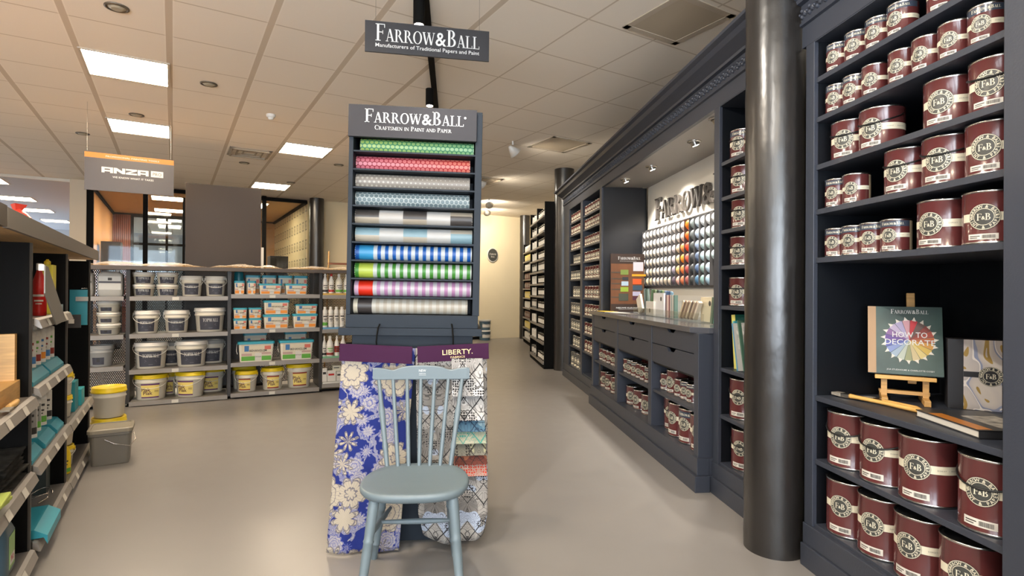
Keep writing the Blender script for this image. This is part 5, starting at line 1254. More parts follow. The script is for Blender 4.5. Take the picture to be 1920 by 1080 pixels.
# ================================================================== near shelving on the left (frame G)
HF = -.545
def lbay(g0, g1, shelves, label, hooks=False):
    t = thing('shelving_unit', label, 'shelving unit', P('G', HF, g0, 0), FA['G'], None); L_ = g1-g0
    for z, d in shelves:
        MB().box(-d, -.004, .022, L_-.022, z-.028, z).obj('shelf', M('shelf_grey'), t)
        b_ = MB(); n = 5; q = [(-.004, z+.002), (.012, z-.006), (.026, z-.044), (.020, z-.046), (-.004, z-.03)]
        b_.add([(x, .006, zz) for x, zz in q]+[(x, L_-.006, zz) for x, zz in q], [tuple(range(n)), tuple(range(n, 2*n))[::-1]]+[(i+n, (i+1) % n+n, (i+1) % n, i) for i in range(n)], 0); b_.obj('price_rail', M('shelf_lip'), t)
        for k in range(3):
            y = L_*(.18+.27*k); b_ = MB(); b_.add([(.0135, y, z-.007), (.0272, y, z-.041), (.0272, y+.07, z-.041), (.0135, y+.07, z-.007)], [(0, 1, 2, 3)], 0); b_.obj('price_label', M('price_card'), t)
    b_ = MB(); b_.box(-.56, -.018, L_-.02, L_+.02, .04, 1.5); b_.box(-.018, -.012, L_-.02, L_+.02, .04, 1.5); b_.obj('side_panel', M('black_metal'), t)
    MB().tube([(-.022, L_, .03), (-.022, L_, 1.5)], .019, 10).obj('upright', mat('upright_grey', '#3b3733', .4), t)
    b_ = MB(); b_.add([(-.55, .02, .1), (-.55, L_-.02, .1), (-.55, L_-.02, 1.5), (-.55, .02, 1.5)], [(0, 1, 2, 3)], 0, False, None, [(0, 0), (L_, 0), (L_, 1.4), (0, 1.4)]); b_.obj('perforated_back', M('perforated_black'), t)
    b_ = MB(); b_.lathe([(.025, 0), (.025, .012), (.009, .014), (.009, .035)], 12, c=(-.04, L_, 0)); b_.obj('foot', M('black_metal'), t)
    return t
lbay(2.30, 3.31, [(.80, .46), (.455, .46), (.100, .50)], 'nearest bay of the left shelving, cut by the picture edge')
lbay(3.35, 4.31, [(1.15, .30), (.83, .40), (.465, .46), (.11, .50)], 'middle bay of the left shelving with sealant cartridges in teal trays')
lbay(4.35, 5.40, [(.45, .46), (.09, .50)], 'last bay of the left shelving with yellow-lidded pots')
t = thing('top_board', 'wooden board with grey front edge over the left shelving, sloping to the corner', 'shelf top', P('G', HF, 2.82, 1.53), FA['G'])
MB().box(-1.10, -.012, 0, 3.05, 0, .035).obj('board', M('board_wood'), t); MB().box(-.012, .004, 0, 3.05, -.004, .075).obj('edge_strip', mat('edge_grey', '#77706a', .45), t)
t = thing('top_board', 'dark end of a second board at the left picture edge', 'shelf top', P('G', HF, 1.70, 1.53), FA['G'])
MB().box(-1.10, -.012, 0, 1.10, 0, .035).obj('board', M('board_wood'), t); MB().box(-.012, .006, 0, 1.10, -.004, .078).obj('edge_strip', M('edge_brown'), t)
t = thing('plastic_bag', 'crumpled red plastic bag on top of the left shelving board', 'bag', P('G', HF-.135, 3.74, 1.567), FA['G'])
rr = random.Random(4); b_ = MB(); secs = []
for z, k in ((0, 1), (.03, 1.04), (.07, .8), (.11, .45), (.135, .12)): secs.append([(.085*k*cos(2*pi*i/14)*(1+rr.uniform(-.16, .16)), .13*k*sin(2*pi*i/14)*(1+rr.uniform(-.16, .16)), z) for i in range(14)])
b_.loft(secs, 0, True, True, False); b_.obj('bag_body', mat('red_film', '#c23a2c', .35, bump=.3), t); b_ = MB(); b_.loft([[(.02*cos(a), .035*sin(a), .125) for a in (0, 1.5, 3, 4.6)], [(.035*cos(a), .06*sin(a)+.02, .155) for a in (0, 1.5, 3, 4.6)]], 0); b_.obj('knot', M('red_film'), t)
# cartridges
def cart(h, g, z, col1, col2, label, grp, hgt=.235, r=.026):
    return bottle(h, g, z, r*2, hgt, 'tube', 'white_plastic', ('label_white', col1, col2), label, grp, 'G')
def tray(h, g0, g1, z, label, n=6, d=.17):
    t = thing('cartridge_tray', label, 'tray', P('G', h, g0, z+.001), FA['G'], 'teal cartridge trays'); L_ = g1-g0
    b_ = MB(); q = [(0, 0), (0, .018), (-.03, .055), (-.045, .058), (-d, .058), (-d, 0)]; n_ = len(q)
    b_.add([(x, 0, zz) for x, zz in q]+[(x, L_, zz) for x, zz in q], [tuple(range(n_))[::-1], tuple(range(n_, 2*n_))]+[(i, (i+1) % n_, (i+1) % n_+n_, i+n_) for i in range(n_)], 0); b_.obj('tray_body', M('teal_plastic'), t)
    b_ = MB()
    for i in range(int(L_/.06)): b_.lathe([(.020, 0), (.012, .0008)], 12, c=(-.019, .03+.06*i, .036), X=None)
    return t
cg = 'sealant cartridges in teal trays'
palette = [('red_print', 'green_print', 'red and green'), ('green_print', 'ink', 'green and black'), ('orange_print', 'blue_print', 'orange and blue'), ('ink', 'green_print', 'black and green'), ('blue_print', 'red_print', 'blue and red'), ('green_print', 'blue_print', 'green and blue')]
tray(HF-.012, 3.39, 3.79, .83, 'teal tray on the upper cartridge shelf, near half'); tray(HF-.012, 3.83, 4.24, .83, 'teal tray on the upper cartridge shelf, far half')
for i in range(13):
    a = palette[i % 6]; cart(HF-.075-.02*(i % 2), 3.425+.064*i, .83+.058, a[0], a[1], '%s labelled sealant cartridge, %s from the near end, upper cartridge shelf' % (a[2], ['first', 'second', 'third', 'fourth', 'fifth', 'sixth', 'seventh', 'eighth', 'ninth', 'tenth', 'eleventh', 'twelfth', 'last'][i]), cg, .225)
tray(HF-.012, 3.38, 3.62, .465, 'pale teal tray at the near end of the middle cartridge shelf'); tray(HF-.012, 3.70, 3.98, .465, 'teal tray in the middle of the middle cartridge shelf'); tray(HF-.012, 4.04, 4.26, .465, 'teal tray at the far end of the middle cartridge shelf')
mt_ = mat('grey_label', '#8f8d88', .5)
for i in range(11):
    a = palette[(i*2+1) % 6]; big = i in (3, 4)
    bottle(HF-.085-.02*(i % 2), 3.42+.078*i, .465+.058, .07 if big else .052, .215, 'tube', 'white_plastic', ('grey_label' if 2 < i < 8 else 'label_white', a[0], 'red_print' if i % 2 else 'ink'), 'sealant cartridge with %s band, %s from the near end, middle cartridge shelf' % (a[2], ['first', 'second', 'third', 'fourth', 'fifth', 'sixth', 'seventh', 'eighth', 'ninth', 'tenth', 'last'][i]), cg, 'G')
t = thing('cartridge_tray', 'teal tray with round holes sticking out of the bottom shelf', 'tray', P('G', HF+.045, 3.39, .111), FA['G'], 'teal cartridge trays'); L_ = .36
b_ = MB(); q = [(0, -.03), (0, .012), (-.05, .045), (-.20, .045), (-.20, .004), (-.014, .004)]; n_ = len(q); b_.add([(x, 0, zz) for x, zz in q]+[(x, L_, zz) for x, zz in q], [tuple(range(n_))[::-1], tuple(range(n_, 2*n_))]+[(i, (i+1) % n_, (i+1) % n_+n_, i+n_) for i in range(n_)], 0); b_.obj('tray_body', M('teal_plastic'), t)
for i in range(2): MB().lathe([(.022, 0), (.001, .0006)], 14, X=Matrix.Translation((-.028, .07+.13*i, .0285)) @ Matrix.Rotation(radians(34), 4, 'Y')).obj('hole', M('ink'), t)
bottle(HF-.075, 3.43, .157, .056, .225, 'tube', 'white_plastic', ('yellow_lid', 'blue_print', 'ink'), 'yellow and blue cartridge nearest in the bottom teal tray', cg, 'G')
for i in range(4): bottle(HF-.085-.02*(i % 2), 3.50+.065*i, .157, .052, .225, 'tube', 'white_plastic', ('label_white', 'green_print', 'ink'), 'white cartridge behind the yellow one in the bottom teal tray, place %s' % ['one', 'two', 'three', 'four'][i], cg, 'G')
t = thing('wire_coil', 'loop of pale wire lying on the bottom shelf of the middle bay', 'wire', P('G', HF-.10, 3.95, .125), FA['G']); MB().tube([(.06*cos(a)+.02, .075*sin(a), .03+.02*sin(a*1.5)) for a in [2*pi*i/24*.9 for i in range(25)]], .0035, 6).obj('loop', M('chrome'), t); MB().tube([(.03, -.06, .004), (.06, .0, .01), (.05, .09, .02)], .003, 6).obj('wire_end', M('chrome'), t)
carton('G', HF-.10, 4.17, .11, .06, .12, .26, '#26302f', 'dark narrow box standing on the bottom shelf by the upright', deco='teal_plastic')
bottle(HF-.045, 3.72, 1.15, .062, .27, 'bottle', 'white_plastic', ('red_plastic', 'red_plastic', 'label_white'), 'red bottle with white cap on the highest shelf of the left shelving', None, 'G', mt='red_plastic')
bottle(HF-.16, 3.62, 1.15, .05, .30, 'bottle', 'white_plastic', ('label_white', 'ink', 'ink'), 'white bottle behind the grey sloping card', None, 'G')
carton('G', HF-.05, 3.97, 1.15, .062, .10, .27, '#d0c23c', 'yellow carton beside the red bottle on the highest shelf', deco='blue_print')
bottle(HF-.05, 3.97, 1.4215, .03, .03, 'bottle', 'yellow_lid', ('yellow_lid', 'yellow_lid', 'yellow_lid'), 'yellow screw cap nozzle on the yellow carton', None, 'G', mt='yellow_lid')
carton('G', HF-.06, 4.16, 1.15, .09, .14, .045, '#8aa3a8', 'clear pale tray at the end of the highest shelf', deco='label_white')
t = thing('price_card_panel', 'grey sloping card hanging in front of the upper cartridges', 'sign', P('G', HF+.032, 3.34, 0), FA['G'])
b_ = MB(); q = [(0, 1.40), (.07, 1.395), (.60, 1.115), (.30, 1.105), (.0, 1.27)]; n_ = 5
b_.add([(0, y, z) for y, z in q]+[(.005, y, z) for y, z in q], [tuple(range(n_))[::-1], tuple(range(n_, 2*n_))]+[(i, (i+1) % n_, (i+1) % n_+n_, i+n_) for i in range(n_)], 0); b_.obj('card', mat('card_grey', '#7b766e', .45), t)
b_ = MB(); b_.box(-.02, .0, .0, .02, 1.375, 1.405); b_.obj('bracket', M('white_plastic'), t)
# last bay
t = thing('blister_pack', 'teal blister packs hanging on the end panel of the left shelving', 'blister pack', P('G', HF-.07, 4.95, 1.03), FA['G']); MB().box(-.005, .095, 0, .02, 0, .25).obj('card', mat('deep_teal2', '#1c7f90', .45), t); MB().box(.03, .10, -.015, -.001, .17, .20).obj('blister', M('grey_plastic'), t); MB().tube([(.06, .022, .26), (.06, .30, .26)], .003, 6).obj('hook', M('chrome'), t)
t = thing('blister_pack', 'small black blister pack below the teal ones', 'blister pack', P('G', HF-.05, 4.80, 1.02), FA['G']); MB().box(-.03, .055, 0, .015, 0, .09).obj('card', M('ink'), t); MB().box(-.01, .02, -.012, -.001, .03, .06).obj('blister', M('label_white'), t)
bucket('G', HF-.085, 4.62, .45, .145, .14, 'yellow_lid', 'purple', 'small yellow-lidded pot below another, last bay of left shelving', 'small yellow-lidded pots', handle=False, ey=1)
bucket('G', HF-.085, 4.62, .592, .150, .15, 'yellow_lid', 'red', 'small yellow-lidded pot with handle, on top of another', 'small yellow-lidded pots', ey=1)
bottle(HF-.05, 4.45, .45, .06, .19, 'bottle', 'yellow_lid', ('label_white', 'yellow_lid', 'ink'), 'white bottle with yellow cap beside the small pots', None, 'G')
carton('G', HF-.07, 4.85, .45, .10, .16, .20, '#17838f', 'teal box standing beside the small yellow-lidded pots', deco='label_white'); carton('G', HF-.055, 5.08, .45, .09, .16, .115, '#2aa0ac', 'lighter teal box behind the teal one', deco='yellow_lid')
bucket('G', HF-.10, 4.78, .09, .16, .14, 'yellow_lid', 'purple', 'lower yellow-lidded bucket on the bottom shelf of the last bay', 'small yellow-lidded pots', ey=1)
bucket('G', HF-.10, 4.78, .232, .16, .15, 'yellow_lid', 'purple', 'upper yellow-lidded bucket on the bottom shelf of the last bay', 'small yellow-lidded pots', ey=1)
bottle(HF-.06, 4.43, .09, .075, .25, 'bottle', 'white_plastic', ('yellow_lid', 'green_print', 'ink'), 'yellow bottle with green base on the bottom shelf of the last bay', None, 'G', mt='yellow_lid'); bottle(HF-.055, 4.58, .09, .08, .22, 'bottle', 'yellow_lid', ('yellow_lid', 'green_print', 'ink'), 'second yellow bottle with green base beside the first', None, 'G', mt='yellow_lid')
# nearest bay
t = thing('wooden_display', 'pale wooden display box on the upper shelf at the left edge', 'wooden box', P('G', HF-.035, 2.76, .801), FA['G']); MB().box(-.10, 0, 0, .50, 0, .085).obj('base', M('wood_light'), t, bevel=.003); MB().box(-.30, -.012, .46, .50, .085, .29).obj('end_panel', M('wood_light'), t); MB().box(-.31, -.302, 0, .50, .0, .29).obj('back_panel', M('wood_light'), t)
t = thing('brush', 'small pale wooden scraper handle lying in front of the wooden box', 'tool', P('G', HF-.012, 2.93, .819), FA['G']); MB().tube([(0, 0, 0), (.004, .08, 0), (.0, .15, 0)], [.01, .013, .009], 10).obj('handle', M('wood_handle'), t); MB().box(-.012, .02, -.08, -.005, -.004, .002).obj('pad', M('bristle'), t)
t = thing('blister_pack', 'green and white package lying at the very left edge', 'package', P('G', HF-.10, 2.45, .802), FA['G']); MB().box(-.08, .08, -.12, .14, 0, .03).obj('pack', M('glass_green'), t); MB().box(-.05, .05, -.08, .08, .0305, .0315).obj('print', M('label_white'), t)
for i in range(7):
    rr = random.Random(i); t = thing('foil_pack', 'silvery black foil pack, %s of the pile on the middle shelf' % ['lowest', 'second from bottom', 'third from bottom', 'middle one', 'third from top', 'second from top', 'topmost'][i], 'foil pack', P('G', HF-.148+rr.uniform(-.006, .006), 3.068+rr.uniform(-.015, .015), .457+.0195*i), FA['G']+rr.uniform(-.06, .06), 'pile of foil packs')
    k = 12; vs = []; fs = []
    for a in range(k+1):
        for b in range(5): vs.append((-.13+.26*b/4, -.2+.4*a/k, .013+.004*sin(a*1.9+b+i) if 0 < a < k and 0 < b < 4 else .007))
    for a in range(k):
        for b in range(4): fs.append((a*5+b, a*5+b+1, a*5+b+6, a*5+b+5))
    b_ = MB(); b_.add(vs, fs, 0, True); b_.add([(x, y, .0015) for x, y, z in vs], [f[::-1] for f in fs], 0); b_.obj('foil', mat('foil', '#6b6862', .3, metal=.7, noise=.5, nscale=30), t)
for i in range(4):
    rr = random.Random(30+i); t = thing('sachet', 'lime green paper sachet, %s of the fanned pile' % ['lowest', 'second', 'third', 'topmost'][i], 'sachet', P('G', HF-.085+.012*i, 2.735-.015*i, .457+.016*i), FA['G']+.3*rr.uniform(-.5, .5), 'pile of lime sachets')
    MB().box(-.075, .075, -.11, .11, 0, .014).obj('paper', mat('lime_paper', '#b4c25a', .6), t, bevel=.004); MB().box(-.05, .05, -.09, -.02, .0141, .0148).obj('print', M('label_white'), t)
t = thing('jerry_can', 'big dark grey-blue bottle with a green and red label, bottom left', 'canister', P('G', HF-.105, 3.06, .101), FA['G'])
MB().loft([rrect(.15, .19, .04, 0, 5), rrect(.165, .205, .05, .02, 5), rrect(.165, .205, .05, .17, 5), rrect(.13, .16, .05, .225, 5), rrect(.06, .06, .028, .27, 5)], 0, True, True, True).obj('body', mat('slate_plastic', '#3f5560', .35), t); MB().lathe([(.024, .27), (.024, .30)], 16).obj('cap', M('white_plastic'), t)
b_ = MB(); b_.box(.083, .0845, -.045, .045, .035, .17, 0); b_.box(.0846, .0855, -.035, .035, .05, .09, 1); b_.obj('label', [mat('label_green', '#8fb06a', .5), M('label_white')], t); b_ = MB(); X = Matrix.Translation((.0858, 0, .062)) @ Matrix.Rotation(radians(90), 4, 'Z'); v_, f_ = sans('Mo', .04, .01); b_.add([(x, 0, z) for x, z in v_], f_, 0, False, X); b_.obj('lettering', M('red_plastic'), t)
# floor items between the shelving rows
for k in (0, 1): bucket('G', HF+.105, 5.58, .246*k, .245, .244, 'yellow_lid', 'none', '%s of two plain white tubs with yellow lids standing on the floor' % ('upper' if k else 'lower'), 'plain yellow-lidded tubs', handle=False, ey=1)
t = thing('square_bucket', 'dark grey square bucket with lid on the floor at the end of the left shelving', 'bucket', P('G', -.385, 5.10, 0), FA['G'])
w_, d_, h_ = .265, .265, .268
MB().loft([rrect(w_*.84, d_*.84, .02, .001), rrect(w_*.86, d_*.86, .025, .01), rrect(w_*.94, d_*.94, .03, h_-.05), rrect(w_, d_, .03, h_-.048), rrect(w_, d_, .03, h_-.025)], 0, True, True, False).obj('tub', M('bucket_grey'), t)
MB().loft([rrect(w_+.012, d_+.012, .035, h_-.03), rrect(w_+.012, d_+.012, .035, h_-.006), rrect(w_*.97, d_*.97, .03, h_), rrect(w_*.9, d_*.9, .03, h_), rrect(w_*.88, d_*.88, .03, h_-.008)], 0, True, True, False).obj('lid', mat('bucket_lid', '#8a8272', .45), t)
MB().tube([(w_/2+.004, -.02, h_-.06), (w_/2+.02, -.09, h_-.10), (w_/2-.01, -d_/2-.012, h_-.135), (w_*.1, -d_/2-.004, h_-.11), (-w_*.12, -d_/2+.001, h_-.075)], .003, 6).obj('handle', M('chrome'), t)
# ================================================================== things beyond and around
t = thing('hanging_sign', 'dark hanging sign with orange strip, lettered ANZA PRO, upper left', 'sign', P('G', -.80, 7.3, 2.325), FA['G'])
MB().box(0, .80, 0, .01, 0, .345).obj('board', mat('anza_board', '#453c38', .4), t); MB().box(0, .80, -.001, .01, .345, .40).obj('orange_strip', mat('anza_orange', '#c9781c', .5), t)
b_ = MB(); aw = .10; ah = .060; x = .145; z = .195
def poly(q, m_=0): b_.add([(x+a, -.002, z+c) for a, c in q], [tuple(range(len(q)))], m_)
def rc(a, c, d, e): poly([(a, c), (d, c), (d, e), (a, e)])
def gA():
    rc(0, 0, .026, ah); rc(aw-.026, 0, aw, ah); rc(.026, ah-.016, aw-.026, ah); rc(.026, .014, aw-.026, .030)
gA(); x += aw+.006; rc(0, 0, .026, ah); rc(aw-.026, 0, aw, ah); poly([(.026, ah), (.026, ah-.03), (aw-.026, 0), (aw-.026, .03)]); x += aw+.006
rc(0, ah-.017, aw, ah); rc(0, 0, aw, .017); poly([(0, .017), (.035, .017), (aw, ah-.017), (aw-.035, ah-.017)]); x += aw+.006; gA()
b_.obj('lettering', M('label_white'), t)
b_ = MB(); b_.box(.585, .70, -.003, -.001, .192, .258); b_.obj('badge', M('label_white'), t); b_ = MB(); flat(b_, fit(sans('PRO', .05, .01), .082), .6425, .207, -.0045); b_.obj('badge_lettering', mat('anza_ink', '#6b5f56', .5), t)
b_ = MB(); flat(b_, fit(sans('WE KNOW WHAT IT TAKES', .028, .012), .37), .425, .145, -.002); flat(b_, fit(sans('PROFESSIONAL PAINTING TOOLS', .022, .01), .48), .42, .362, -.003); b_.obj('small_lettering', M('label_white'), t)
for x_ in (.02, .77): MB().tube([(x_, .005, .39), (x_, .005, ZC-2.325)], .0015, 6).obj('wire', M('chrome'), t)
t = thing('display_board', 'tall plain brown board rising behind the far shelving row', 'display board', P('G', .13, 8.2, 0), FA['G'])
MB().box(0, .885, 0, .03, .03, 2.64).obj('panel', M('panel_brown'), t, bevel=.002); MB().box(-.03, -.002, .03, .06, 0.0, 2.45).obj('post', M('black_metal'), t); MB().box(.887, .92, .0, .06, 0, 1.85).obj('post', M('wall_white'), t); MB().box(-.02, .9, -.15, .25, 0, .03).obj('foot', M('black_metal'), t)
# office cabinets seen through the glass
def cabinet(h, g, w_, d, hh, label, m='black_metal'):
    t = thing('cabinet', label, 'cabinet', P('G', h, g, 0), FA['G']); MB().box(0, w_, 0, d, .04, hh).obj('body', M(m), t, bevel=.003); MB().box(.01, w_-.01, .02, d-.02, 0, .04).obj('plinth', M('black_metal'), t)
    MB().box(.01, w_/2-.003, -.018, -.001, .06, hh-.02).obj('door', M(m), t); MB().box(w_/2+.003, w_-.01, -.018, -.001, .06, hh-.02).obj('door', M(m), t)
cabinet(-1.28, 14.2, .34, .5, 2.25, 'dark cabinet in the office left of the red slats', 'panel_brown'); cabinet(1.85, 13.4, .38, .45, 2.02, 'dark cabinet in the office beside the patterned wall', 'panel_brown')
cabinet(-2.55, 15.0, .9, .5, 2.35, 'dark cabinet far left beyond the white pier'); 
t = thing('wooden_easel', 'pale wooden folding frame standing behind the right end of the far shelving', 'easel', P('G', 1.95, 8.6, 0), FA['G'])
MB().tube([(0, 0, 0), (.06, .0, 1.86)], .012, 8).obj('leg', M('wood_light'), t); MB().tube([(.30, .0, 0), (.34, .0, 1.84)], .012, 8).obj('leg', M('wood_light'), t); MB().box(.04, .36, -.01, .01, 1.66, 1.69).obj('crossbar', mat('bar_brown', '#7a4a34', .5), t); MB().box(.04, .34, -.01, .01, .5, .53).obj('crossbar', M('wood_light'), t)
t = thing('round_wall_sign', 'small dark oval sign with white lettering on the cream wall', 'sign', P('G', 7.17, GW-.012, 2.20), FA['G'])
MB().lathe([(.165, 0), (.165, .02), (.15, .024)], 32, X=Matrix.Rotation(radians(90), 4, 'X') @ Matrix.Diagonal((1, 1.15, 1, 1))).obj('rim', M('label_white'), t); MB().lathe([(.145, 0.0245), (.001, .026)], 32, X=Matrix.Rotation(radians(90), 4, 'X') @ Matrix.Diagonal((1, 1.15, 1, 1))).obj('face', M('badge_dark'), t)
b_ = MB(); flat(b_, fit(serif('FARROW', .05, .8), .2), 0, .0, -.028); b_.obj('lettering', M('label_white'), t); b_ = MB(); flat(b_, fit(serif('BALL', .04, .8), .11), 0, -.065, -.028); b_.obj('lower_lettering', M('label_white'), t)
for k in (0, 1):
    t = thing('lidded_pail', '%s of two blue-grey pails stacked by the cream wall' % ('upper' if k else 'lower'), 'bucket', P('G', 6.80, 12.45, .262*k), FA['G'], 'blue-grey pails')
    MB().lathe([(.135, .001), (.15, .22), (.155, .225)], 24).obj('tub', mat('pail_blue', '#4f6470', .4), t); MB().lathe([(.16, .225), (.16, .25), (.15, .258)], 24).obj('lid', M('white_plastic' if not k else 'grey_plastic'), t)
    b_ = MB(); patch(b_, .142, -.9, .9, .07, .15, .006, 0, 10, .146); b_.obj('label', M('label_white'), t); MB().tube([(-.155, 0, .22), (-.10, -.13, .16), (0, -.17, .13), (.10, -.13, .16), (.155, 0, .22)], .003, 6).obj('handle', M('chrome'), t)
# racks of tins beyond the far column
def rack(name_lb, x0, y0, y1, top, zs_, mid, depth=.5):
    t = thing('tin_rack', name_lb, 'shelving unit', (x0, y0, 0)); L_ = y1-y0
    MB().box(.02, depth, -.02, 0, .03, top).obj('side_panel', M('black_metal'), t); MB().box(.02, depth, L_, L_+.02, .03, top).obj('side_panel', M('black_metal'), t); MB().box(.02, depth, mid-.015, mid+.015, .03, top).obj('divider', M('black_metal'), t)
    MB().box(depth, depth+.02, -.02, L_+.02, .03, top).obj('back_panel', M('black_metal'), t); MB().box(.02, depth, 0, L_, .0, .03).obj('plinth', M('black_metal'), t)
    for z in zs_: MB().box(0, depth, .001, L_-.001, z-.03, z).obj('shelf', M('shelf_grey'), t)
    return t
RZ = [.10, .42, .70, .96, 1.19, 1.40, 1.61, 1.82, 2.04, 2.27, 2.52]
rack('tall dark rack of paint tins beyond the far black column', 1.45, 8.96, 10.62, 2.74, RZ, .83)
rack('farthest dark rack of tins before the cream wall', 1.72, 10.95, 13.8, 2.42, [.12, .38, .62, .86, 1.10, 1.32, 1.54, 1.76, 1.98, 2.2], 1.4)
def plain_tin(kind):
    R, H, body = kind
    def mk():
        t = thing('paint_tin', 'tin', 'paint tin'); MB().lathe([(R, 0), (R, .004), (R, H-.006), (R+.001, H-.002), (R-.01, H-.004)], 14, mat=[1, 0, 1, 1]).obj('body', [M(body), M('steel')], t)
        b_ = MB(); patch(b_, R, -1.2, 1.0, H*.2, H*.72, .0007, 0, 6); b_.obj('label', M('label_white'), t); return t
    return ('plain',)+kind, mk
kinds = [(.05, .13, 'tin_black'), (.06, .16, 'tin_grey'), (.055, .15, 'white_plastic'), (.06, .14, 'maroon'), (.055, .13, 'pale_yellow')]
rr = random.Random(11); hh = ['first', 'second', 'third', 'fourth', 'fifth', 'sixth', 'seventh', 'eighth', 'ninth', 'tenth', 'eleventh', 'twelfth']
WC = {'tin_black': 'black', 'tin_grey': 'grey', 'white_plastic': 'white', 'maroon': 'maroon', 'pale_yellow': 'yellow'}
for zi, z in enumerate(RZ):
    for half in (0, 1):
        kd = kinds[0 if half == 0 and zi != 6 else 2 if zi % 3 else 1]
        a = 8.98 if half == 0 else 9.81; b2 = 9.77 if half == 0 else 10.60; n = 5 if half == 0 else 3
        for i in range(n):
            y = a+(b2-a)*(i+.5)/n; key, mk = plain_tin(kd)
            place(key, mk, (1.485+kd[0], y, z+.001), face_rot(1.5, y, -.3), '%s tin, %s from near end, %s shelf up, %s half, rack beyond the column' % (WC[kd[2]], hh[i], hh[zi], 'near' if half == 0 else 'far'), 'tins in the rack beyond the column')
b_ = MB(); cyc = [2, 4, 3, 2, 4, 3, 3, 2, 4, 2]
for zi, z in enumerate([.12, .38, .62, .86, 1.10, 1.32, 1.54, 1.76, 1.98, 2.2]):
    for i in range(14):
        y = 11.08+.2*i
        if abs(y-10.95-1.4) < .08: continue
        k = {2: 0, 4: 1, 3: 2}[cyc[zi]]; b_.lathe([(.06, .001), (.06, .15), (.05, .152)], 10, c=(.1, y-10.95, z+.001), mat=[k, 3]); patch_ = [(.1-.061, y-10.95-.03, z+.03), (.1-.061, y-10.95+.03, z+.03), (.1-.061, y-10.95+.03, z+.11), (.1-.061, y-10.95-.03, z+.11)]; b_.add(patch_, [(3, 2, 1, 0)], 4)
o = b_.obj('distant_tins', [M('white_plastic'), M('pale_yellow'), M('maroon'), M('steel'), M('label_white')], None, (1.72, 10.95, 0)); tag(o, 'small tins and pots filling the farthest rack', 'tins', None, 'stuff')
# ================================================================== books and tools in the right-hand bookcase (shelf at z .813)
Z6 = .8138
def easel_book():
    ang = radians(-37)   # faces the shop door: local -y points to the viewer's side
    base = Vector((1.985, 2.262, Z6))
    t = thing('table_easel', 'small pale wooden table easel holding the decorating book', 'easel', base, ang)
    for x in (-.075, .075): MB().box(x-.012, x+.012, -.10, .13, .0, .025).obj('foot', M('wood_light'), t, bevel=.002); MB().box(x-.011, x+.011, -.035, -.013, .026, .10).obj('upright', M('wood_light'), t)
    MB().box(-.11, .11, -.06, -.014, .101, .118).obj('ledge', M('wood_handle'), t, bevel=.002); MB().box(-.09, .09, -.03, -.018, .035, .05).obj('crossbar', M('wood_light'), t); MB().box(-.09, .09, .085, .1, .026, .036).obj('crossbar', M('wood_light'), t)
    X = Matrix.Translation((0, .005, .10)) @ Matrix.Rotation(radians(-13), 4, 'X'); MB().box(.014, .046, .0, .012, -.02, .39, 0, X).obj('mast', M('wood_light'), t, bevel=.003)
    bk_ = thing('decorating_book', 'book lettered HOW TO DECORATE with a colour wheel, on the easel', 'book', base+Vector((sin(-ang)*-.038*-1, 0, 0)), ang); bk_.rotation_euler = (radians(-13), 0, ang)
    off = Vector((0, -.030, .1195)); bk_.location = base+Vector((off.x*cos(ang)-off.y*sin(ang), off.x*sin(ang)+off.y*cos(ang), off.z))
    w_, h_, th = .262, .300, .030
    MB().box(-w_/2, w_/2, -th+.003, -.003, .003, h_-.003).obj('pages', M('label_white'), bk_); b_ = MB(); b_.box(-w_/2-.004, w_/2+.003, -th, -th+.003, 0, h_); b_.box(-w_/2-.004, w_/2+.003, -.003, 0, 0, h_); b_.box(-w_/2-.004, -w_/2-.001, -th, 0, 0, h_); b_.obj('cover', mat('cover_green', '#2f4743', .4, noise=.5, nscale=5), bk_)
    b_ = MB(); b_.box(-w_/2-.005, -w_/2+.026, -th-.0012, -th-.0002, 0, h_); b_.obj('cloth_spine', mat('tan_cloth', '#a88a6c', .7), bk_)
    cols = ['#8a8f6a', '#b8a880', '#c4b274', '#bfa24a', '#c08c3c', '#a85a30', '#963c2c', '#7a2f28', '#5a4440', '#b02430', '#b98a94', '#9c94b8', '#a89ab8', '#7a5a8c', '#5a3f86', '#5058a0', '#7888b8', '#8ea0b4', '#a8b0a4']
    n = len(cols); cx, cz, r = .016, .150, .088
    for i, c_ in enumerate(cols):
        a0 = -pi/2-.2+2*pi*i/n; a1 = a0+2*pi/n*.93; q = [(cx, cz)]+[(cx+(r+(.003*(k % 2)))*cos(a0+(a1-a0)*k/4), cz+(r+(.003*(k % 2)))*sin(a0+(a1-a0)*k/4)) for k in range(5)]
        b_ = MB(); b_.add([(x, -th-.001, z) for x, z in q], [tuple(range(6))], 0); b_.obj('paper_segment', mat('seg_'+c_[1:], c_, .5), bk_)
        am = (a0+a1)/2; b_ = MB(); b_.add([(cx+r*cos(am-.09), -th-.0012, cz+r*sin(am-.09)), (cx+r*cos(am+.09), -th-.0012, cz+r*sin(am+.09)), (cx+(r+.017)*cos(am+.03), -th-.0012, cz+(r+.017)*sin(am+.03))], [(0, 1, 2)], 0); b_.obj('paper_tip', M('label_white'), bk_)
    for nm_, tx, w1, zz in (('brand_lettering', serif('FARROW&BALL', .020, .78, 'FB'), .135, h_-.032), ('title_lettering', sans('HOW TO', .034, .006), .125, .163), ('title_lettering', sans('DECORATE', .034, .006), .180, .130), ('author_lettering', sans('JOA STUDHOLME & CHARLOTTE COSBY', .009, .003), .17, .016)):
        b_ = MB(); flat(b_, fit(tx, w1), .018, zz, -th-.002); b_.obj(nm_, M('letter_silver'), bk_)
easel_book()
t = thing('marbled_box_file', 'black and marbled magazine box with the round emblem, right of the easel', 'box file', (2.162, 2.048, Z6), radians(-37))
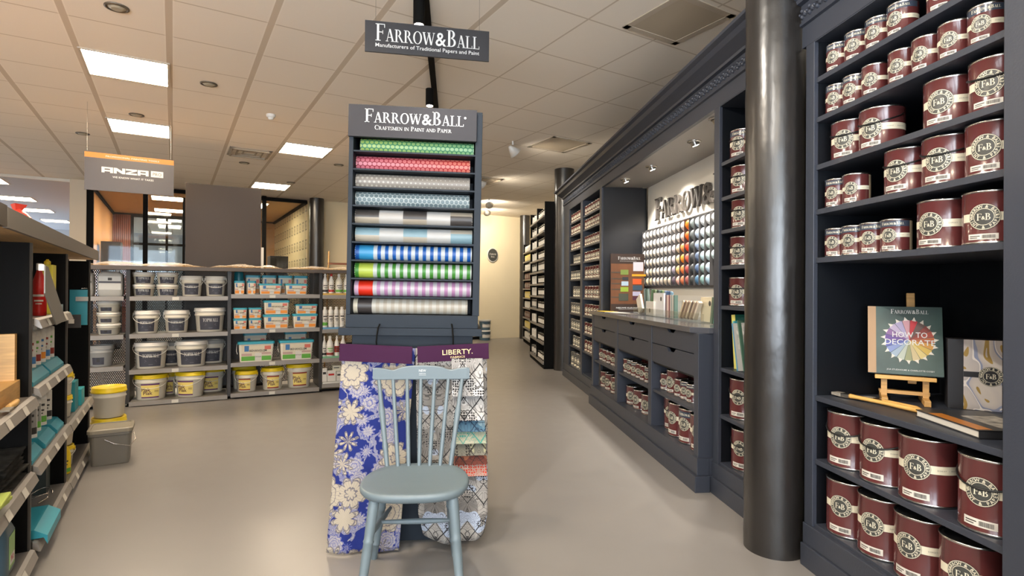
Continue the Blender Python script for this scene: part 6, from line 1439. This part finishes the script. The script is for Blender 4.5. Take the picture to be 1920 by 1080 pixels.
MB().box(-.125, .125, 0, .09, 0, .290).obj('box', M('sign_black'), t, bevel=.001)
b_ = MB(); b_.box(-.073, .049, -.0012, -.0002, .001, .289); b_.obj('marbled_front', M('marble'), t); b_ = MB(); b_.box(-.073, .049, -.0018, -.0013, .135, .158); b_.obj('dark_band', M('sign_black'), t)
b_ = badge_mesh(9.0, .142, .040, 0); b_.v = [(x+.014, y+9.0-.0012, z) for x, y, z in b_.v]; b_.obj('badge', [M('sign_black'), M('cream_print')], t)
t = thing('flat_book', 'thick dark book lying at the front right of the shelf, brushes pictured on its cover', 'book', (1.878, 1.800, Z6), radians(-101)); w_, d_ = .33, .24
MB().box(-w_/2+.004, w_/2-.003, -d_/2+.003, d_/2-.003, .004, .024).obj('pages', M('label_white'), t); b_ = MB(); b_.box(-w_/2, w_/2, -d_/2, d_/2, 0, .0035); b_.box(-w_/2, w_/2, -d_/2, d_/2, .0245, .028); b_.box(w_/2-.004, w_/2, -d_/2, d_/2, .0, .028); b_.obj('cover', mat('cover_dark', '#2e2e30', .3), t)
b_ = MB(); b_.box(-w_*.3, w_*.45, -d_*.48, -d_*.28, .0282, .0286); b_.obj('orange_picture', mat('cover_orange', '#b87228', .3), t); b_ = MB(); b_.box(-w_*.2, w_*.4, -d_*.1, d_*.4, .0282, .0286); b_.obj('pale_picture', mat('cover_pale', '#9c958a', .3, noise=.6, nscale=30), t)
def brush(x, y, rz, L_, w_, label, tilt=0):
    t = thing('paint_brush', label, 'paint brush', (x, y, Z6+.012), rz, 'paint brushes on the shelf')
    MB().tube([(0, 0, 0), (L_*.10, 0, .001), (L_*.5, 0, .002), (L_*.9, 0, .001), (L_, 0, 0)], [.011, .009, .0085, .010, .006], 10).obj('handle', M('wood_handle'), t)
    MB().loft([[(-.035, s_*w_/2*a, c) for s_, a, c in ((-1, 1, -.009), (1, 1, -.009), (1, 1, .009), (-1, 1, .009))], [(.004, s_*w_/2*.8, c) for s_, c in ((-1, -.009), (1, -.009), (1, .009), (-1, .009))]], 0).obj('ferrule', M('steel'), t)
    MB().loft([[(-.035, s_*w_/2, c) for s_, c in ((-1, -.008), (1, -.008), (1, .008), (-1, .008))], [(-.085, s_*w_/2*1.05, c) for s_, c in ((-1, -.006), (1, -.006), (1, .006), (-1, .006))]], 0).obj('bristles', M('bristle'), t)
brush(1.785, 2.335, radians(-80), .36, .036, 'flat paint brush with pale wooden handle along the shelf front')
brush(1.845, 2.215, radians(-82), .17, .030, 'narrower round paint brush lying behind the flat one')
# books in the narrow bookcase
def upright_book(x, y, rz, w_, h_, th, col, sp, lb, lean=0):
    t = thing('standing_book', lb, 'book', (x, y, .8142), radians(rz)); t.rotation_euler = (0, radians(lean), radians(rz))
    b_ = MB(); b_.box(0, th, .003, w_, .0, h_); b_.obj('cover', mat('bk_'+col[1:], col, .35), t); MB().box(-.0, th, 0, .0028, 0, h_).obj('spine', mat('bk_'+sp[1:], sp, .4), t)
    b_ = MB(); b_.box(th+.0001, th+.0008, .02, w_*.9, h_*.45, h_*.95); b_.obj('cover_picture', mat('bkpic_'+col[1:], '#c9c4ba' if 'white' in lb else '#3f6f62', .35, noise=.5, nscale=25), t); return t
upright_book(1.735, 3.285, -82, .25, .335, .034, '#2c6b58', '#cfc66a', 'green-covered book with a yellow spine in the narrow bookcase', -5)
upright_book(1.720, 3.226, -86, .22, .30, .018, '#3d8f9c', '#55a3b0', 'teal book leaning between the green one and the magazine', -9)
upright_book(1.700, 3.184, -86, .22, .29, .010, '#c4c0b8', '#5a8fae', 'white magazine with picture cover in front of the teal book', -12)
upright_book(1.730, 3.164, -86, .23, .31, .010, '#4a6a58', '#4a6a58', 'green magazine behind the white one by the column', -13)
